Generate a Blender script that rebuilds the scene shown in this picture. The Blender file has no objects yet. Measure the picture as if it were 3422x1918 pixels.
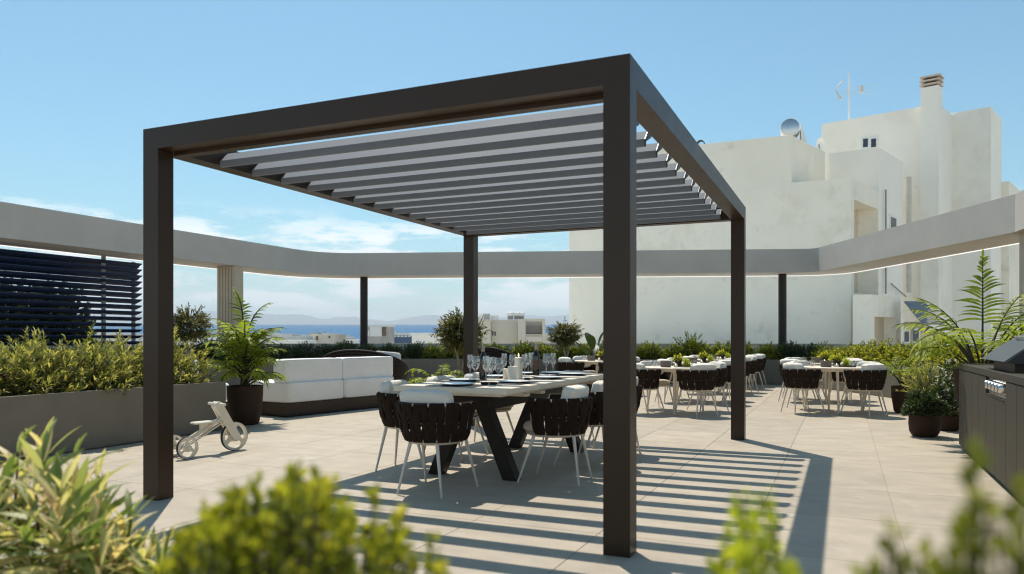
import bpy, math, random
import numpy as np
from math import sin, cos, pi, radians, atan2, sqrt
from mathutils import Vector, Matrix

# ---------------------------------------------------------------- camera, sky, sun, exposure
scene = bpy.context.scene
COL = scene.collection
YAW = 0.415608
CAM = (1.0440, -3.9298, 1.1780)
FPX, HOR, CXP = 2509.77, 1128.66, 1711.0
cam_d = bpy.data.cameras.new("camera")
cam = bpy.data.objects.new("camera", cam_d)
COL.objects.link(cam)
cam.location = CAM
cam.rotation_euler = (pi / 2, 0, YAW)
cam_d.sensor_width = 36.0
cam_d.lens = FPX / 3422.0 * 36.0
cam_d.shift_y = (HOR - 959.0) / 3422.0
cam_d.clip_start = 0.05
cam_d.clip_end = 20000
cam_d.dof.use_dof = True
cam_d.dof.focus_distance = 9.0
cam_d.dof.aperture_fstop = 2.1
scene.camera = cam

SUN_DIR = Vector((0.30889, -0.36592, -0.87789)).normalized()     # direction light travels
SUN_EL = math.asin(-SUN_DIR.z)
SUN_AZ = atan2(-SUN_DIR.x, -SUN_DIR.y)                            # clockwise from +Y
world = bpy.data.worlds.new("World")
scene.world = world
world.use_nodes = True
wn, wl = world.node_tree.nodes, world.node_tree.links
wn.clear()
w_out = wn.new("ShaderNodeOutputWorld")
w_bg = wn.new("ShaderNodeBackground")
w_bg.inputs[1].default_value = 0.127
wl.new(w_bg.outputs[0], w_out.inputs[0])
sky = wn.new("ShaderNodeTexSky")
sky.sky_type = 'NISHITA'
sky.sun_disc = False
sky.sun_elevation = SUN_EL
sky.sun_rotation = SUN_AZ
sky.air_density = 1.0
sky.dust_density = 0.6
sky.ozone_density = 1.0
tc = wn.new("ShaderNodeTexCoord")
sep = wn.new("ShaderNodeSeparateXYZ")
wl.new(tc.outputs['Generated'], sep.inputs[0])


def wmath(op, a, b=None, clamp=False):
    n = wn.new("ShaderNodeMath"); n.operation = op; n.use_clamp = clamp
    for i, v in enumerate((a, b)):
        if v is None: continue
        if isinstance(v, (int, float)): n.inputs[i].default_value = v
        else: wl.new(v, n.inputs[i])
    return n.outputs[0]


def wramp(v, lo, hi, a=0.0, b=1.0):
    n = wn.new("ShaderNodeMapRange"); n.interpolation_type = 'SMOOTHSTEP'
    wl.new(v, n.inputs[0])
    for i, x in enumerate((lo, hi, a, b)): n.inputs[1 + i].default_value = x
    return n.outputs[0]


az = wmath('ARCTAN2', sep.outputs[0], sep.outputs[1])
el = sep.outputs[2]
comb = wn.new("ShaderNodeCombineXYZ")
wl.new(az, comb.inputs[0]); wl.new(wmath('MULTIPLY', el, 3.2), comb.inputs[1])
n1 = wn.new("ShaderNodeTexNoise"); n1.inputs['Scale'].default_value = 5.0; n1.inputs['Detail'].default_value = 7
n1.inputs['Roughness'].default_value = 0.55
wl.new(comb.outputs[0], n1.inputs[0])
mp = wn.new("ShaderNodeVectorMath"); mp.operation = 'MULTIPLY'
mp.inputs[1].default_value = (7.0, 11.0, 1.0)
wl.new(comb.outputs[0], mp.inputs[0])
n2 = wn.new("ShaderNodeTexNoise"); n2.inputs['Scale'].default_value = 1.0; n2.inputs['Detail'].default_value = 8
n2.inputs['Roughness'].default_value = 0.6
wl.new(mp.outputs[0], n2.inputs[0])
# low cumulus banks near the horizon, thin veil of stratus below them
cum = wmath('MULTIPLY', wramp(n2.outputs[0], 0.44, 0.55), wmath('MULTIPLY', wramp(el, 0.172, 0.125), wramp(n1.outputs[0], 0.36, 0.48)))
veil = wmath('MULTIPLY', wramp(n1.outputs[0], 0.30, 0.72, 0.25, 1.0), wramp(el, 0.15, 0.03, 0.0, 0.75))
cov = veil
tint = wn.new("ShaderNodeMix"); tint.data_type = 'RGBA'; tint.blend_type = 'MULTIPLY'
tint.inputs[0].default_value = 1.0
tint.inputs[7].default_value = (0.74, 1.07, 1.05, 1)
wl.new(sky.outputs[0], tint.inputs[6])
mixc = wn.new("ShaderNodeMix"); mixc.data_type = 'RGBA'
wl.new(cov, mixc.inputs[0])
wl.new(tint.outputs[2], mixc.inputs[6])
mixc.inputs[7].default_value = (6.9, 8.2, 9.0, 1)
mixk = wn.new("ShaderNodeMix"); mixk.data_type = 'RGBA'
wl.new(wmath('MULTIPLY', cum, 0.9), mixk.inputs[0]); wl.new(mixc.outputs[2], mixk.inputs[6])
mixk.inputs[7].default_value = (10.0, 10.3, 10.5, 1)
wl.new(mixk.outputs[2], w_bg.inputs[0])

sun_d = bpy.data.lights.new("sun", 'SUN')
sun_d.energy = 5.0
sun_d.angle = radians(0.53)
sun_d.color = (1.0, 0.93, 0.82)
sun = bpy.data.objects.new("sun", sun_d)
COL.objects.link(sun)
sun.rotation_euler = SUN_DIR.to_track_quat('-Z', 'Y').to_euler()
sun.location = (-8, 10, 24)

scene.view_settings.view_transform = 'Standard'
scene.view_settings.look = 'None'
scene.view_settings.exposure = 0.06
scene.view_settings.gamma = 1.0
scene.view_settings.use_curve_mapping = False
scene.render.engine = 'CYCLES'
scene.cycles.use_denoising = True
scene.cycles.max_bounces = 8
scene.cycles.diffuse_bounces = 4
scene.cycles.transparent_max_bounces = 24
scene.cycles.caustics_reflective = False
scene.cycles.caustics_refractive = False
scene.cycles.sample_clamp_indirect = 6
scene.cycles.filter_width = 1.15

# ---------------------------------------------------------------- helpers
RNG = np.random.default_rng(7)
random.seed(7)
CY, SY = cos(YAW), sin(YAW)


def at(px, d, z=None, py=None):
    """point of the photograph's column px at depth d"""
    r = (px - CXP) * d / FPX
    if z is None: z = CAM[2] - (py - HOR) * d / FPX
    return Vector((CAM[0] + r * CY - d * SY, CAM[1] + r * SY + d * CY, z))


def zpx(py, d):
    return CAM[2] - (py - HOR) * d / FPX


def nd(nt, t, **kw):
    n = nt.nodes.new(t)
    for k, v in kw.items(): setattr(n, k, v)
    return n


def mat(name, col, rough=0.6, metal=0.0, var=0.12, scale=4.0, bump=0.0, bscale=60.0, spec=0.5, stretch=(1, 1, 1), col2=None, spots=None, coat=0.0):
    m = bpy.data.materials.new(name); m.use_nodes = True
    nt = m.node_tree; nt.nodes.clear()
    out = nd(nt, "ShaderNodeOutputMaterial"); b = nd(nt, "ShaderNodeBsdfPrincipled")
    nt.links.new(b.outputs[0], out.inputs[0])
    b.inputs['Roughness'].default_value = rough; b.inputs['Metallic'].default_value = metal
    b.inputs['Specular IOR Level'].default_value = spec
    if coat: b.inputs['Coat Weight'].default_value = coat
    g = nd(nt, "ShaderNodeNewGeometry")
    mp = nd(nt, "ShaderNodeMapping"); mp.inputs['Scale'].default_value = stretch
    nt.links.new(g.outputs['Position'], mp.inputs[0])
    n = nd(nt, "ShaderNodeTexNoise"); n.inputs['Scale'].default_value = scale; n.inputs['Detail'].default_value = 6
    n.inputs['Roughness'].default_value = 0.62
    nt.links.new(mp.outputs[0], n.inputs[0])
    r = nd(nt, "ShaderNodeValToRGB")
    c2 = col2 or tuple(min(1, c * (1 + var)) for c in col)
    c1 = tuple(c * (1 - var) for c in col)
    r.color_ramp.elements[0].position = 0.3; r.color_ramp.elements[1].position = 0.7
    r.color_ramp.elements[0].color = (*c1, 1); r.color_ramp.elements[1].color = (*c2, 1)
    nt.links.new(n.outputs[0], r.inputs[0])
    last = r.outputs[0]
    if spots:      # (colour, scale, threshold, amount): weathered blotches
        for sc, sscale, th, amt in spots:
            n3 = nd(nt, "ShaderNodeTexNoise"); n3.inputs['Scale'].default_value = sscale; n3.inputs['Detail'].default_value = 8
            n3.inputs['Roughness'].default_value = 0.7
            nt.links.new(g.outputs['Position'], n3.inputs[0])
            mr = nd(nt, "ShaderNodeMapRange"); mr.inputs[1].default_value = th; mr.inputs[2].default_value = th + 0.14
            mr.inputs[4].default_value = amt
            nt.links.new(n3.outputs[0], mr.inputs[0])
            mx = nd(nt, "ShaderNodeMix"); mx.data_type = 'RGBA'
            nt.links.new(mr.outputs[0], mx.inputs[0]); nt.links.new(last, mx.inputs[6]); mx.inputs[7].default_value = (*sc, 1)
            last = mx.outputs[2]
    nt.links.new(last, b.inputs['Base Color'])
    rr = nd(nt, "ShaderNodeMapRange"); rr.inputs[3].default_value = max(0.02, rough - 0.07); rr.inputs[4].default_value = min(1, rough + 0.07)
    nt.links.new(n.outputs[0], rr.inputs[0]); nt.links.new(rr.outputs[0], b.inputs['Roughness'])
    if bump:
        nb = nd(nt, "ShaderNodeTexNoise"); nb.inputs['Scale'].default_value = bscale; nb.inputs['Detail'].default_value = 5
        nt.links.new(mp.outputs[0], nb.inputs[0])
        bp = nd(nt, "ShaderNodeBump"); bp.inputs['Strength'].default_value = bump; bp.inputs['Distance'].default_value = 0.02
        nt.links.new(nb.outputs[0], bp.inputs['Height']); nt.links.new(bp.outputs[0], b.inputs['Normal'])
    return m


def leafmat(name, stops, trans=0.35, rough=0.45, spec=0.35):
    """leaf colour runs along the per-leaf 'tint' attribute; translucent blades"""
    m = bpy.data.materials.new(name); m.use_nodes = True
    nt = m.node_tree; nt.nodes.clear()
    out = nd(nt, "ShaderNodeOutputMaterial"); b = nd(nt, "ShaderNodeBsdfPrincipled")
    b.inputs['Roughness'].default_value = rough; b.inputs['Specular IOR Level'].default_value = spec
    a = nd(nt, "ShaderNodeAttribute"); a.attribute_name = 'tint'
    r = nd(nt, "ShaderNodeValToRGB")
    cr = r.color_ramp
    while len(cr.elements) < len(stops): cr.elements.new(0.5)
    for e, (p, c) in zip(cr.elements, stops):
        e.position = p; e.color = (*c, 1)
    nt.links.new(a.outputs['Fac'], r.inputs[0])
    nt.links.new(r.outputs[0], b.inputs['Base Color'])
    t = nd(nt, "ShaderNodeBsdfTranslucent")
    hs = nd(nt, "ShaderNodeMix"); hs.data_type = 'RGBA'; hs.blend_type = 'MULTIPLY'; hs.inputs[0].default_value = 1
    nt.links.new(r.outputs[0], hs.inputs[6]); hs.inputs[7].default_value = (1.5, 1.5, 0.75, 1)
    nt.links.new(hs.outputs[2], t.inputs[0])
    mx = nd(nt, "ShaderNodeMixShader"); mx.inputs[0].default_value = trans
    nt.links.new(b.outputs[0], mx.inputs[1]); nt.links.new(t.outputs[0], mx.inputs[2])
    nt.links.new(mx.outputs[0], out.inputs[0])
    return m


def vary(m, amt):
    nt = m.node_tree; b = next(n for n in nt.nodes if n.type == 'BSDF_PRINCIPLED')
    src = b.inputs['Base Color'].links[0].from_socket
    oi = nd(nt, "ShaderNodeObjectInfo"); mr = nd(nt, "ShaderNodeMapRange")
    mr.inputs[3].default_value = 1 - amt; mr.inputs[4].default_value = 1 + amt
    nt.links.new(oi.outputs['Random'], mr.inputs[0])
    mx = nd(nt, "ShaderNodeVectorMath", operation='SCALE')
    nt.links.new(src, mx.inputs[0]); nt.links.new(mr.outputs[0], mx.inputs['Scale']); nt.links.new(mx.outputs[0], b.inputs['Base Color'])


class MB:
    def __init__(s): s.v = []; s.f = []; s.t = []

    def add(s, vs, fs, tint=None):
        o = len(s.v)
        s.v += [tuple(p) for p in vs]
        s.f += [tuple(i + o for i in f) for f in fs]
        return s

    def box(s, x0, x1, y0, y1, z0, z1, rz=0, piv=None, M=None):
        vs = [Vector((x, y, z)) for z in (z0, z1) for y in (y0, y1) for x in (x0, x1)]
        if M is not None: vs = [M @ p for p in vs]
        if rz:
            R = Matrix.Rotation(rz, 3, 'Z'); pv = Vector(piv or (0, 0, 0))
            vs = [R @ (p - pv) + pv for p in vs]
        return s.add(vs, [(0, 2, 3, 1), (4, 5, 7, 6), (0, 1, 5, 4), (2, 6, 7, 3), (0, 4, 6, 2), (1, 3, 7, 5)])

    def cbox(s, x0, x1, y0, y1, z0, z1, c=0.004):
        """box with chamfered vertical and top edges"""
        ring = lambda i, z: [(x0 + i + (c if i == 0 else 0), y0 + i, z), (x1 - i - (c if i == 0 else 0), y0 + i, z), (x1 - i, y0 + i + (c if i == 0 else 0), z), (x1 - i, y1 - i - (c if i == 0 else 0), z),
                             (x1 - i - (c if i == 0 else 0), y1 - i, z), (x0 + i + (c if i == 0 else 0), y1 - i, z), (x0 + i, y1 - i - (c if i == 0 else 0), z), (x0 + i, y0 + i + (c if i == 0 else 0), z)]
        rs = [ring(0, z0), ring(0, z1 - c), [(x0 + c * 1.3, y0 + c, z1), (x1 - c * 1.3, y0 + c, z1), (x1 - c, y0 + c * 1.3, z1), (x1 - c, y1 - c * 1.3, z1), (x1 - c * 1.3, y1 - c, z1), (x0 + c * 1.3, y1 - c, z1), (x0 + c, y1 - c * 1.3, z1), (x0 + c, y0 + c * 1.3, z1)]]
        vs = [p for r in rs for p in r]
        fs = [tuple(range(7, -1, -1)), tuple(range(16, 24))]
        for k in range(2):
            for i in range(8):
                j = (i + 1) % 8
                fs.append((k * 8 + i, k * 8 + j, k * 8 + 8 + j, k * 8 + 8 + i))
        return s.add(vs, fs)

    def prism(s, poly, z0, z1):
        n = len(poly)
        a = sum(poly[i][0] * poly[(i + 1) % n][1] - poly[(i + 1) % n][0] * poly[i][1] for i in range(n))
        if a < 0: poly = poly[::-1]
        z0s = z0 if isinstance(z0, (list, tuple)) else [z0] * n
        z1s = z1 if isinstance(z1, (list, tuple)) else [z1] * n
        if a < 0 and isinstance(z1, (list, tuple)): z1s = z1s[::-1]
        vs = [(p[0], p[1], z0s[i]) for i, p in enumerate(poly)] + [(p[0], p[1], z1s[i]) for i, p in enumerate(poly)]
        fs = [tuple(range(n - 1, -1, -1)), tuple(range(n, 2 * n))]
        for i in range(n):
            j = (i + 1) % n
            fs.append((i, j, n + j, n + i))
        return s.add(vs, fs)

    def extrude(s, prof, o, ax, ay, al, L):
        """profile (2-D, counter-clockwise seen against al) in axes ax, ay from point o, extruded L along al"""
        o, ax, ay, al = map(Vector, (o, ax, ay, al))
        n = len(prof)
        vs = [o + ax * p[0] + ay * p[1] for p in prof] + [o + ax * p[0] + ay * p[1] + al * L for p in prof]
        fs = [tuple(range(n)), tuple(range(2 * n - 1, n - 1, -1))]
        for i in range(n):
            j = (i + 1) % n
            fs.append((j, i, n + i, n + j))
        return s.add(vs, fs)

    def lathe(s, prof, n=20, c=(0, 0, 0), cap=True, sx=1, sy=1):
        o = len(s.v); k = len(prof)
        for r, z in prof:
            for i in range(n):
                a = 2 * pi * i / n
                s.v.append((c[0] + r * cos(a) * sx, c[1] + r * sin(a) * sy, c[2] + z))
        for q in range(k - 1):
            for i in range(n):
                j = (i + 1) % n
                s.f.append((o + q * n + i, o + q * n + j, o + (q + 1) * n + j, o + (q + 1) * n + i))
        if cap:
            s.f.append(tuple(o + i for i in range(n - 1, -1, -1)))
            s.f.append(tuple(o + (k - 1) * n + i for i in range(n)))
        return s

    def tube(s, pts, r, n=8, cap=True):
        pts = [Vector(p) for p in pts]
        rs = r if isinstance(r, (list, tuple)) else [r] * len(pts)
        o = len(s.v); k = len(pts)
        prev = None
        for q, p in enumerate(pts):
            t = (pts[min(q + 1, k - 1)] - pts[max(q - 1, 0)]).normalized()
            if prev is None:
                u = t.orthogonal().normalized()
            else:
                u = (prev - t * prev.dot(t)).normalized()
            prev = u
            w = t.cross(u)
            for i in range(n):
                a = 2 * pi * i / n
                s.v.append(tuple(p + (u * cos(a) + w * sin(a)) * rs[q]))
        for q in range(k - 1):
            for i in range(n):
                j = (i + 1) % n
                s.f.append((o + q * n + i, o + q * n + j, o + (q + 1) * n + j, o + (q + 1) * n + i))
        if cap:
            s.f.append(tuple(o + i for i in range(n - 1, -1, -1)))
            s.f.append(tuple(o + (k - 1) * n + i for i in range(n)))
        return s

    def grid(s, P):
        """P[i][j] points -> quads"""
        o = len(s.v); a, b = len(P), len(P[0])
        for row in P: s.v += [tuple(p) for p in row]
        for i in range(a - 1):
            for j in range(b - 1):
                s.f.append((o + i * b + j, o + i * b + j + 1, o + (i + 1) * b + j + 1, o + (i + 1) * b + j))
        return s

    def xform(s, M):
        s.v = [tuple(M @ Vector(p)) for p in s.v]; return s

    def mesh(s, name, m, smooth=False, off=None):
        me = bpy.data.meshes.new(name)
        vs = s.v if off is None else [(p[0] - off[0], p[1] - off[1], p[2] - off[2]) for p in s.v]
        me.from_pydata(vs, [], s.f)
        if smooth:
            me.polygons.foreach_set('use_smooth', [True] * len(me.polygons))
        if m: me.materials.append(m)
        me.update()
        return me


def link(name, data, parent=None):
    o = bpy.data.objects.new(name, data); COL.objects.link(o)
    if parent is not None: o.parent = parent
    return o


def wloc(o):
    v = Vector((0, 0, 0))
    while o is not None: v += o.location; o = o.parent
    return v


def tag(o, label=None, cat=None, group=None, kind=None):
    if label: o['label'] = label
    if cat: o['category'] = cat
    if group: o['group'] = group
    if kind: o['kind'] = kind
    return o


def thing(name, label, cat, loc=(0, 0, 0), rz=0, group=None):
    o = bpy.data.objects.new(name, None); COL.objects.link(o)
    o.empty_display_size = 0.2
    o.location = loc; o.rotation_euler = (0, 0, rz)
    return tag(o, label, cat, group)


def part(name, mb, m, parent=None, smooth=False, world=False, label=None, kind=None):
    """one mesh part; world=True: geometry given in world coordinates under an unrotated parent"""
    off = wloc(parent) if (world and parent is not None) else None
    o = link(name, mb.mesh(name, m, smooth, off), parent)
    if smooth: autosmooth(o)
    return tag(o, label=label, kind=kind)


def autosmooth(o, ang=40):
    me = o.data
    if len(me.polygons) > 60000: return
    import bmesh
    bm = bmesh.new(); bm.from_mesh(me)
    lim = radians(ang)
    for e in bm.edges:
        if len(e.link_faces) == 2 and e.calc_face_angle(0) > lim: e.smooth = False
    bm.to_mesh(me); bm.free()


def copy_tree(o, loc, rz, label=None, group=None):
    c = o.copy(); COL.objects.link(c)
    c.location = loc; c.rotation_euler = (0, 0, rz)
    if label: c['label'] = label
    if group: c['group'] = group
    for ch in list(o.children):
        d = ch.copy(); COL.objects.link(d); d.parent = c
        for g in list(ch.children):
            e = g.copy(); COL.objects.link(e); e.parent = d
    return c


def norm(a): return a / np.maximum(np.linalg.norm(a, axis=-1, keepdims=True), 1e-9)


def leaf_mesh(name, P, D, L, W, m, rng, droop=0.15, tint=None, fold=0.12, up=None, shape=(0.25, 1.0, 0.12), seg=2):
    """n curved leaves: bases P, directions D, lengths L, widths W, each a strip of seg quads"""
    n = len(P); D = norm(D)
    L = np.broadcast_to(np.asarray(L, float), (n,)); W = np.broadcast_to(np.asarray(W, float), (n,))
    N = rng.normal(size=(n, 3)) * 0.55 + np.array([0, 0, 1.0]) if up is None else up
    S = norm(np.cross(D, N)); U = norm(np.cross(S, D))
    k = seg + 1
    V = np.empty((n, 2 * k, 3))
    for q in range(k):
        t = q / seg
        if seg == 2: w = shape[q]
        else: w = shape[0] * (1 - t) + shape[2] * t + (shape[1] - .5 * (shape[0] + shape[2])) * 4 * t * (1 - t) ** 1.0 * (1.15 - .3 * t)
        c = P + D * (L * t)[:, None] + U * (L * fold * 4 * t * (1 - t))[:, None]
        c[:, 2] -= L * droop * t * t
        V[:, 2 * q] = c - S * (W * .5 * w)[:, None]; V[:, 2 * q + 1] = c + S * (W * .5 * w)[:, None]
    idx = np.concatenate([[2 * q, 2 * q + 1, 2 * q + 3, 2 * q + 2] for q in range(seg)])
    loops = (np.arange(n)[:, None] * 2 * k + idx).ravel()
    me = bpy.data.meshes.new(name)
    me.vertices.add(n * 2 * k); me.vertices.foreach_set('co', V.ravel())
    me.loops.add(n * 4 * seg); me.loops.foreach_set('vertex_index', loops.astype(np.int32))
    me.polygons.add(n * seg)
    me.polygons.foreach_set('loop_start', np.arange(n * seg, dtype=np.int32) * 4)
    me.polygons.foreach_set('use_smooth', np.ones(n * seg, bool))
    me.update(calc_edges=True)
    t = rng.random(n) if tint is None else tint
    a = me.attributes.new('tint', 'FLOAT', 'POINT')
    a.data.foreach_set('value', np.repeat(t, 2 * k).astype(np.float32))
    me.materials.append(m)
    return me


def rand_dir(rng, n):
    return norm(rng.normal(size=(n, 3)))


def shrub_data(rng, rx, ry, h, z0, twigs, per, tl, L, W, spread=0.8, upb=0.5, rough=0.22, shell=0.55):
    """leaf bases/directions of a dome-shaped shrub: twigs end at uneven points of the dome and carry leaves along their ends"""
    a = rng.random(twigs) * 2 * pi
    e = np.arcsin(rng.random(twigs) * 0.98 + 0.02)
    rr = shell + (1 - shell) * rng.random(twigs) ** 0.5
    rr = rr * (1 + rough * rng.normal(size=twigs))
    lump = 1 + 0.16 * np.sin(a * 3 + rng.random() * 6) * np.cos(e * 4 + rng.random() * 6)
    rr *= lump
    T = np.c_[np.cos(a) * np.cos(e) * rx * rr, np.sin(a) * np.cos(e) * ry * rr, z0 + (h - z0) * np.sin(e) * rr]
    T[:, 2] = np.maximum(T[:, 2], z0 + 0.01)
    B = np.c_[T[:, 0] * 0.25, T[:, 1] * 0.25, np.full(twigs, 0.0)]
    ax = norm(norm(T - np.array([0, 0, z0 + (h - z0) * 0.1])) + np.array([0, 0, upb]))
    k = np.repeat(np.arange(twigs), per)
    s = np.tile(np.linspace(0, 1, per), twigs)
    A = ax[k]
    P = T[k] - A * (tl * (1 - s))[:, None]
    P[:, 2] = np.maximum(P[:, 2], 0.01)
    R = rand_dir(rng, len(k)); R = norm(R - A * (R * A).sum(1, keepdims=True))
    D = norm(A * (0.55 + 0.5 * s)[:, None] + R * spread * (1.1 - 0.6 * s)[:, None])
    Ls = L * (0.7 + 0.6 * rng.random(len(k)))
    Ws = W * (0.7 + 0.6 * rng.random(len(k)))
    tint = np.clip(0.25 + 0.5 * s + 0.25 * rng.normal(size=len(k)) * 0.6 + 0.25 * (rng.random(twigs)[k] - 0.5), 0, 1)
    return P, D, Ls, Ws, tint, B, T


def stems_mb(B, T, r0, r1, every=1, n=4):
    mb = MB()
    for b, t in list(zip(B, T))[::every]:
        b, t = Vector(b), Vector(t)
        m = b.lerp(t, 0.5); m.x *= 0.8; m.y *= 0.8
        mb.tube([b, m, t], [r0, (r0 + r1) / 2, r1], n, cap=False)
    return mb


# ---------------------------------------------------------------- materials
M = {}
M['tile'] = mat('travertine_tile', (0.425, 0.361, 0.278), 0.6, var=0.13, scale=2.6, bump=0.05, bscale=30, stretch=(1.0, 1.9, 1), spec=0.3,
                spots=[((0.55, 0.50, 0.42), 2.2, 0.58, 0.55), ((0.34, 0.29, 0.23), 9.0, 0.58, 0.5), ((0.30, 0.26, 0.21), 38.0, 0.62, 0.35), ((0.38, 0.33, 0.26), .7, 0.55, 0.35)])
vary(M['tile'], 0.065)
M['joint'] = mat('grout', (0.38, 0.32, 0.24), 0.9)
M['frame'] = mat('dark_bronze_paint', (0.036, 0.0185, 0.0080), 0.40, var=0.06, bump=0.012, bscale=700, spec=0.36)
M['louver'] = mat('grey_louver_paint', (0.235, 0.245, 0.26), 0.72, spec=0.12, var=0.04, bump=0.01, bscale=500)
M['fascia'] = mat('grey_render', (0.49, 0.455, 0.405), 0.8, var=0.07, scale=1.2, bump=0.08, bscale=160, spots=[((0.40, 0.365, 0.315), 1.6, 0.58, 0.35)])
M['planter'] = mat('concrete_planter', (0.185, 0.163, 0.125), 0.8, spec=0.2, var=0.12, scale=2, bump=0.06, bscale=120, spots=[((0.13, 0.11, 0.08), 2.5, 0.58, 0.45), ((0.25, 0.225, 0.18), 5.0, 0.64, 0.4)])
M['soil'] = mat('soil', (0.045, 0.032, 0.022), 0.95, var=0.4, scale=30, bump=0.6, bscale=60)
M['flute'] = mat('beige_fluted_stone', (0.50, 0.42, 0.31), 0.7, var=0.06, bump=0.05, bscale=120)
M['column'] = mat('brown_steel_column', (0.022, 0.015, 0.012), 0.5, var=0.05, spec=0.3)
M['slat'] = mat('dark_blue_slat', (0.017, 0.033, 0.085), 0.6, var=0.05, spec=0.15)
M['cream_metal'] = mat('cream_metal', (0.66, 0.60, 0.51), 0.42, var=0.03)
M['strap'] = mat('dark_brown_strap', (0.022, 0.012, 0.007), 0.8, var=0.25, spec=0.15, scale=40, bump=0.25, bscale=900, stretch=(1, 1, .25))
M['seat_fabric'] = mat('beige_fabric', (0.52, 0.46, 0.37), 0.9, var=0.05, bump=0.12, bscale=900)
M['pillow_fabric'] = mat('offwhite_fabric', (0.76, 0.70, 0.61), 0.9, var=0.03, bump=0.45, bscale=16)
M['white_fabric'] = mat('white_boucle', (0.88, 0.86, 0.82), 0.95, var=0.03, bump=0.35, bscale=170)
M['table_cream'] = mat('cream_table', (0.76, 0.655, 0.51), 0.5, var=0.03, scale=3)
M['table_leg'] = mat('dark_table_leg', (0.020, 0.013, 0.009), 0.5, var=0.08, spec=0.25)
M['plate'] = mat('white_porcelain', (0.90, 0.89, 0.86), 0.18, var=0.02, coat=0.3)
M['mat'] = mat('dark_placemat', (0.025, 0.024, 0.026), 0.8, var=0.2, bump=0.3, bscale=500)
M['steel'] = mat('steel', (0.62, 0.61, 0.60), 0.25, metal=1.0, var=0.05)
M['wax'] = mat('candle_wax', (0.86, 0.81, 0.70), 0.5, var=0.03)
M['label'] = mat('bottle_label', (0.10, 0.06, 0.04), 0.6, var=0.3, scale=60)
M['foil'] = mat('bottle_foil', (0.38, 0.33, 0.30), 0.4, metal=0.4)
M['bottle'] = mat('dark_bottle_glass', (0.006, 0.008, 0.006), 0.06, spec=0.8, var=0.02)
M['napkin'] = mat('black_napkin', (0.012, 0.012, 0.013), 0.9)
M['pot'] = mat('brown_clay_pot', (0.042, 0.023, 0.014), 0.75, spec=0.2, var=0.12, scale=8, bump=0.10, bscale=140)
M['darkpot'] = mat('black_pot', (0.018, 0.016, 0.015), 0.6)
M['taupe'] = mat('taupe_ceramic', (0.13, 0.105, 0.085), 0.6)
M['bike'] = mat('cream_bike_paint', (0.76, 0.69, 0.56), 0.4, var=0.03)
M['rubber'] = mat('black_rubber', (0.02, 0.02, 0.02), 0.8)
M['counter'] = mat('olive_grey_board', (0.048, 0.041, 0.028), 0.6, spec=0.25, var=0.06, bump=0.03, bscale=200)
M['hood'] = mat('grill_hood_steel', (0.10, 0.105, 0.115), 0.35, metal=0.6, var=0.05)
M['hood_dark'] = mat('grill_dark', (0.02, 0.02, 0.022), 0.5)
M['sofa_base'] = mat('dark_brown_base', (0.050, 0.029, 0.018), 0.5, var=0.08, spec=0.3)
M['rope'] = mat('dark_rope', (0.014, 0.008, 0.006), 0.6, spec=0.3, var=0.3, scale=40, bump=0.4, bscale=300)
M['plaster'] = mat('white_plaster', (0.90, 0.825, 0.685), 0.85, var=0.04, scale=0.6, bump=0.10, bscale=9,
                   spots=[((0.74, 0.66, 0.52), 0.5, 0.52, 0.65), ((0.62, 0.54, 0.42), 1.3, 0.58, 0.6), ((0.60, 0.45, 0.34), 3.0, 0.66, 0.6)])
M['plaster_w'] = mat('bright_plaster', (0.93, 0.875, 0.77), 0.85, var=0.03, scale=0.8, bump=0.05, bscale=9, spots=[((0.78, 0.70, 0.58), 0.5, 0.54, 0.55), ((0.66, 0.58, 0.48), 1.6, 0.62, 0.5)])
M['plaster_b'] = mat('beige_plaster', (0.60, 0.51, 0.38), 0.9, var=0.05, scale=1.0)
M['beige_wall'] = mat('town_beige', (0.66, 0.60, 0.50), 0.9, var=0.06, scale=0.3, spots=[((0.45, 0.40, 0.33), 0.5, 0.60, 0.4)])
M['white_wall'] = mat('town_white', (0.82, 0.81, 0.78), 0.9, var=0.04, scale=0.2)
M['grey_wall'] = mat('town_grey', (0.42, 0.40, 0.37), 0.9, var=0.15, scale=0.5, spots=[((0.2, 0.13, 0.08), 0.9, 0.58, 0.7)])
M['blue_wall'] = mat('town_blue', (0.06, 0.11, 0.19), 0.5, var=0.2, scale=0.4)
M['win'] = mat('dark_window_glass', (0.03, 0.035, 0.045), 0.12, spec=0.8)
M['pipe'] = mat('pale_pipe', (0.62, 0.57, 0.50), 0.6)
M['pipe_dark'] = mat('grey_pipe', (0.30, 0.28, 0.25), 0.6)
M['sheet'] = mat('blue_grey_sheet', (0.27, 0.265, 0.26), 0.85, spec=0.1)
M['brownwood'] = mat('weathered_brown', (0.18, 0.11, 0.07), 0.8, var=0.3)
M['terra'] = mat('chimney_tile', (0.62, 0.50, 0.40), 0.85, var=0.1)
M['ground'] = mat('town_ground', (0.50, 0.46, 0.39), 0.95, var=0.1, scale=0.05)
M['bounce_white'] = mat('bounce_roof_white', (0.84, 0.83, 0.80), 0.9, var=0.03, scale=0.4)  # for the added unseen slab that reflects sun onto the building
M['sea'] = mat('sea_water', (0.006, 0.105, 0.245), 0.55, var=0.15, scale=0.004, bump=0.3, bscale=0.05, spec=0.12, stretch=(1, 3, 1))
M['hill'] = mat('hill_scrub', (0.06, 0.09, 0.11), 0.95, var=0.25, scale=0.004)
M['flame'] = bpy.data.materials.new('flame'); M['flame'].use_nodes = True
_n = M['flame'].node_tree; _n.nodes.clear(); _e = nd(_n, "ShaderNodeEmission"); _e.inputs[0].default_value = (1, 0.75, 0.35, 1); _e.inputs[1].default_value = 6
_o = nd(_n, "ShaderNodeOutputMaterial"); _n.links.new(_e.outputs[0], _o.inputs[0])
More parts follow.
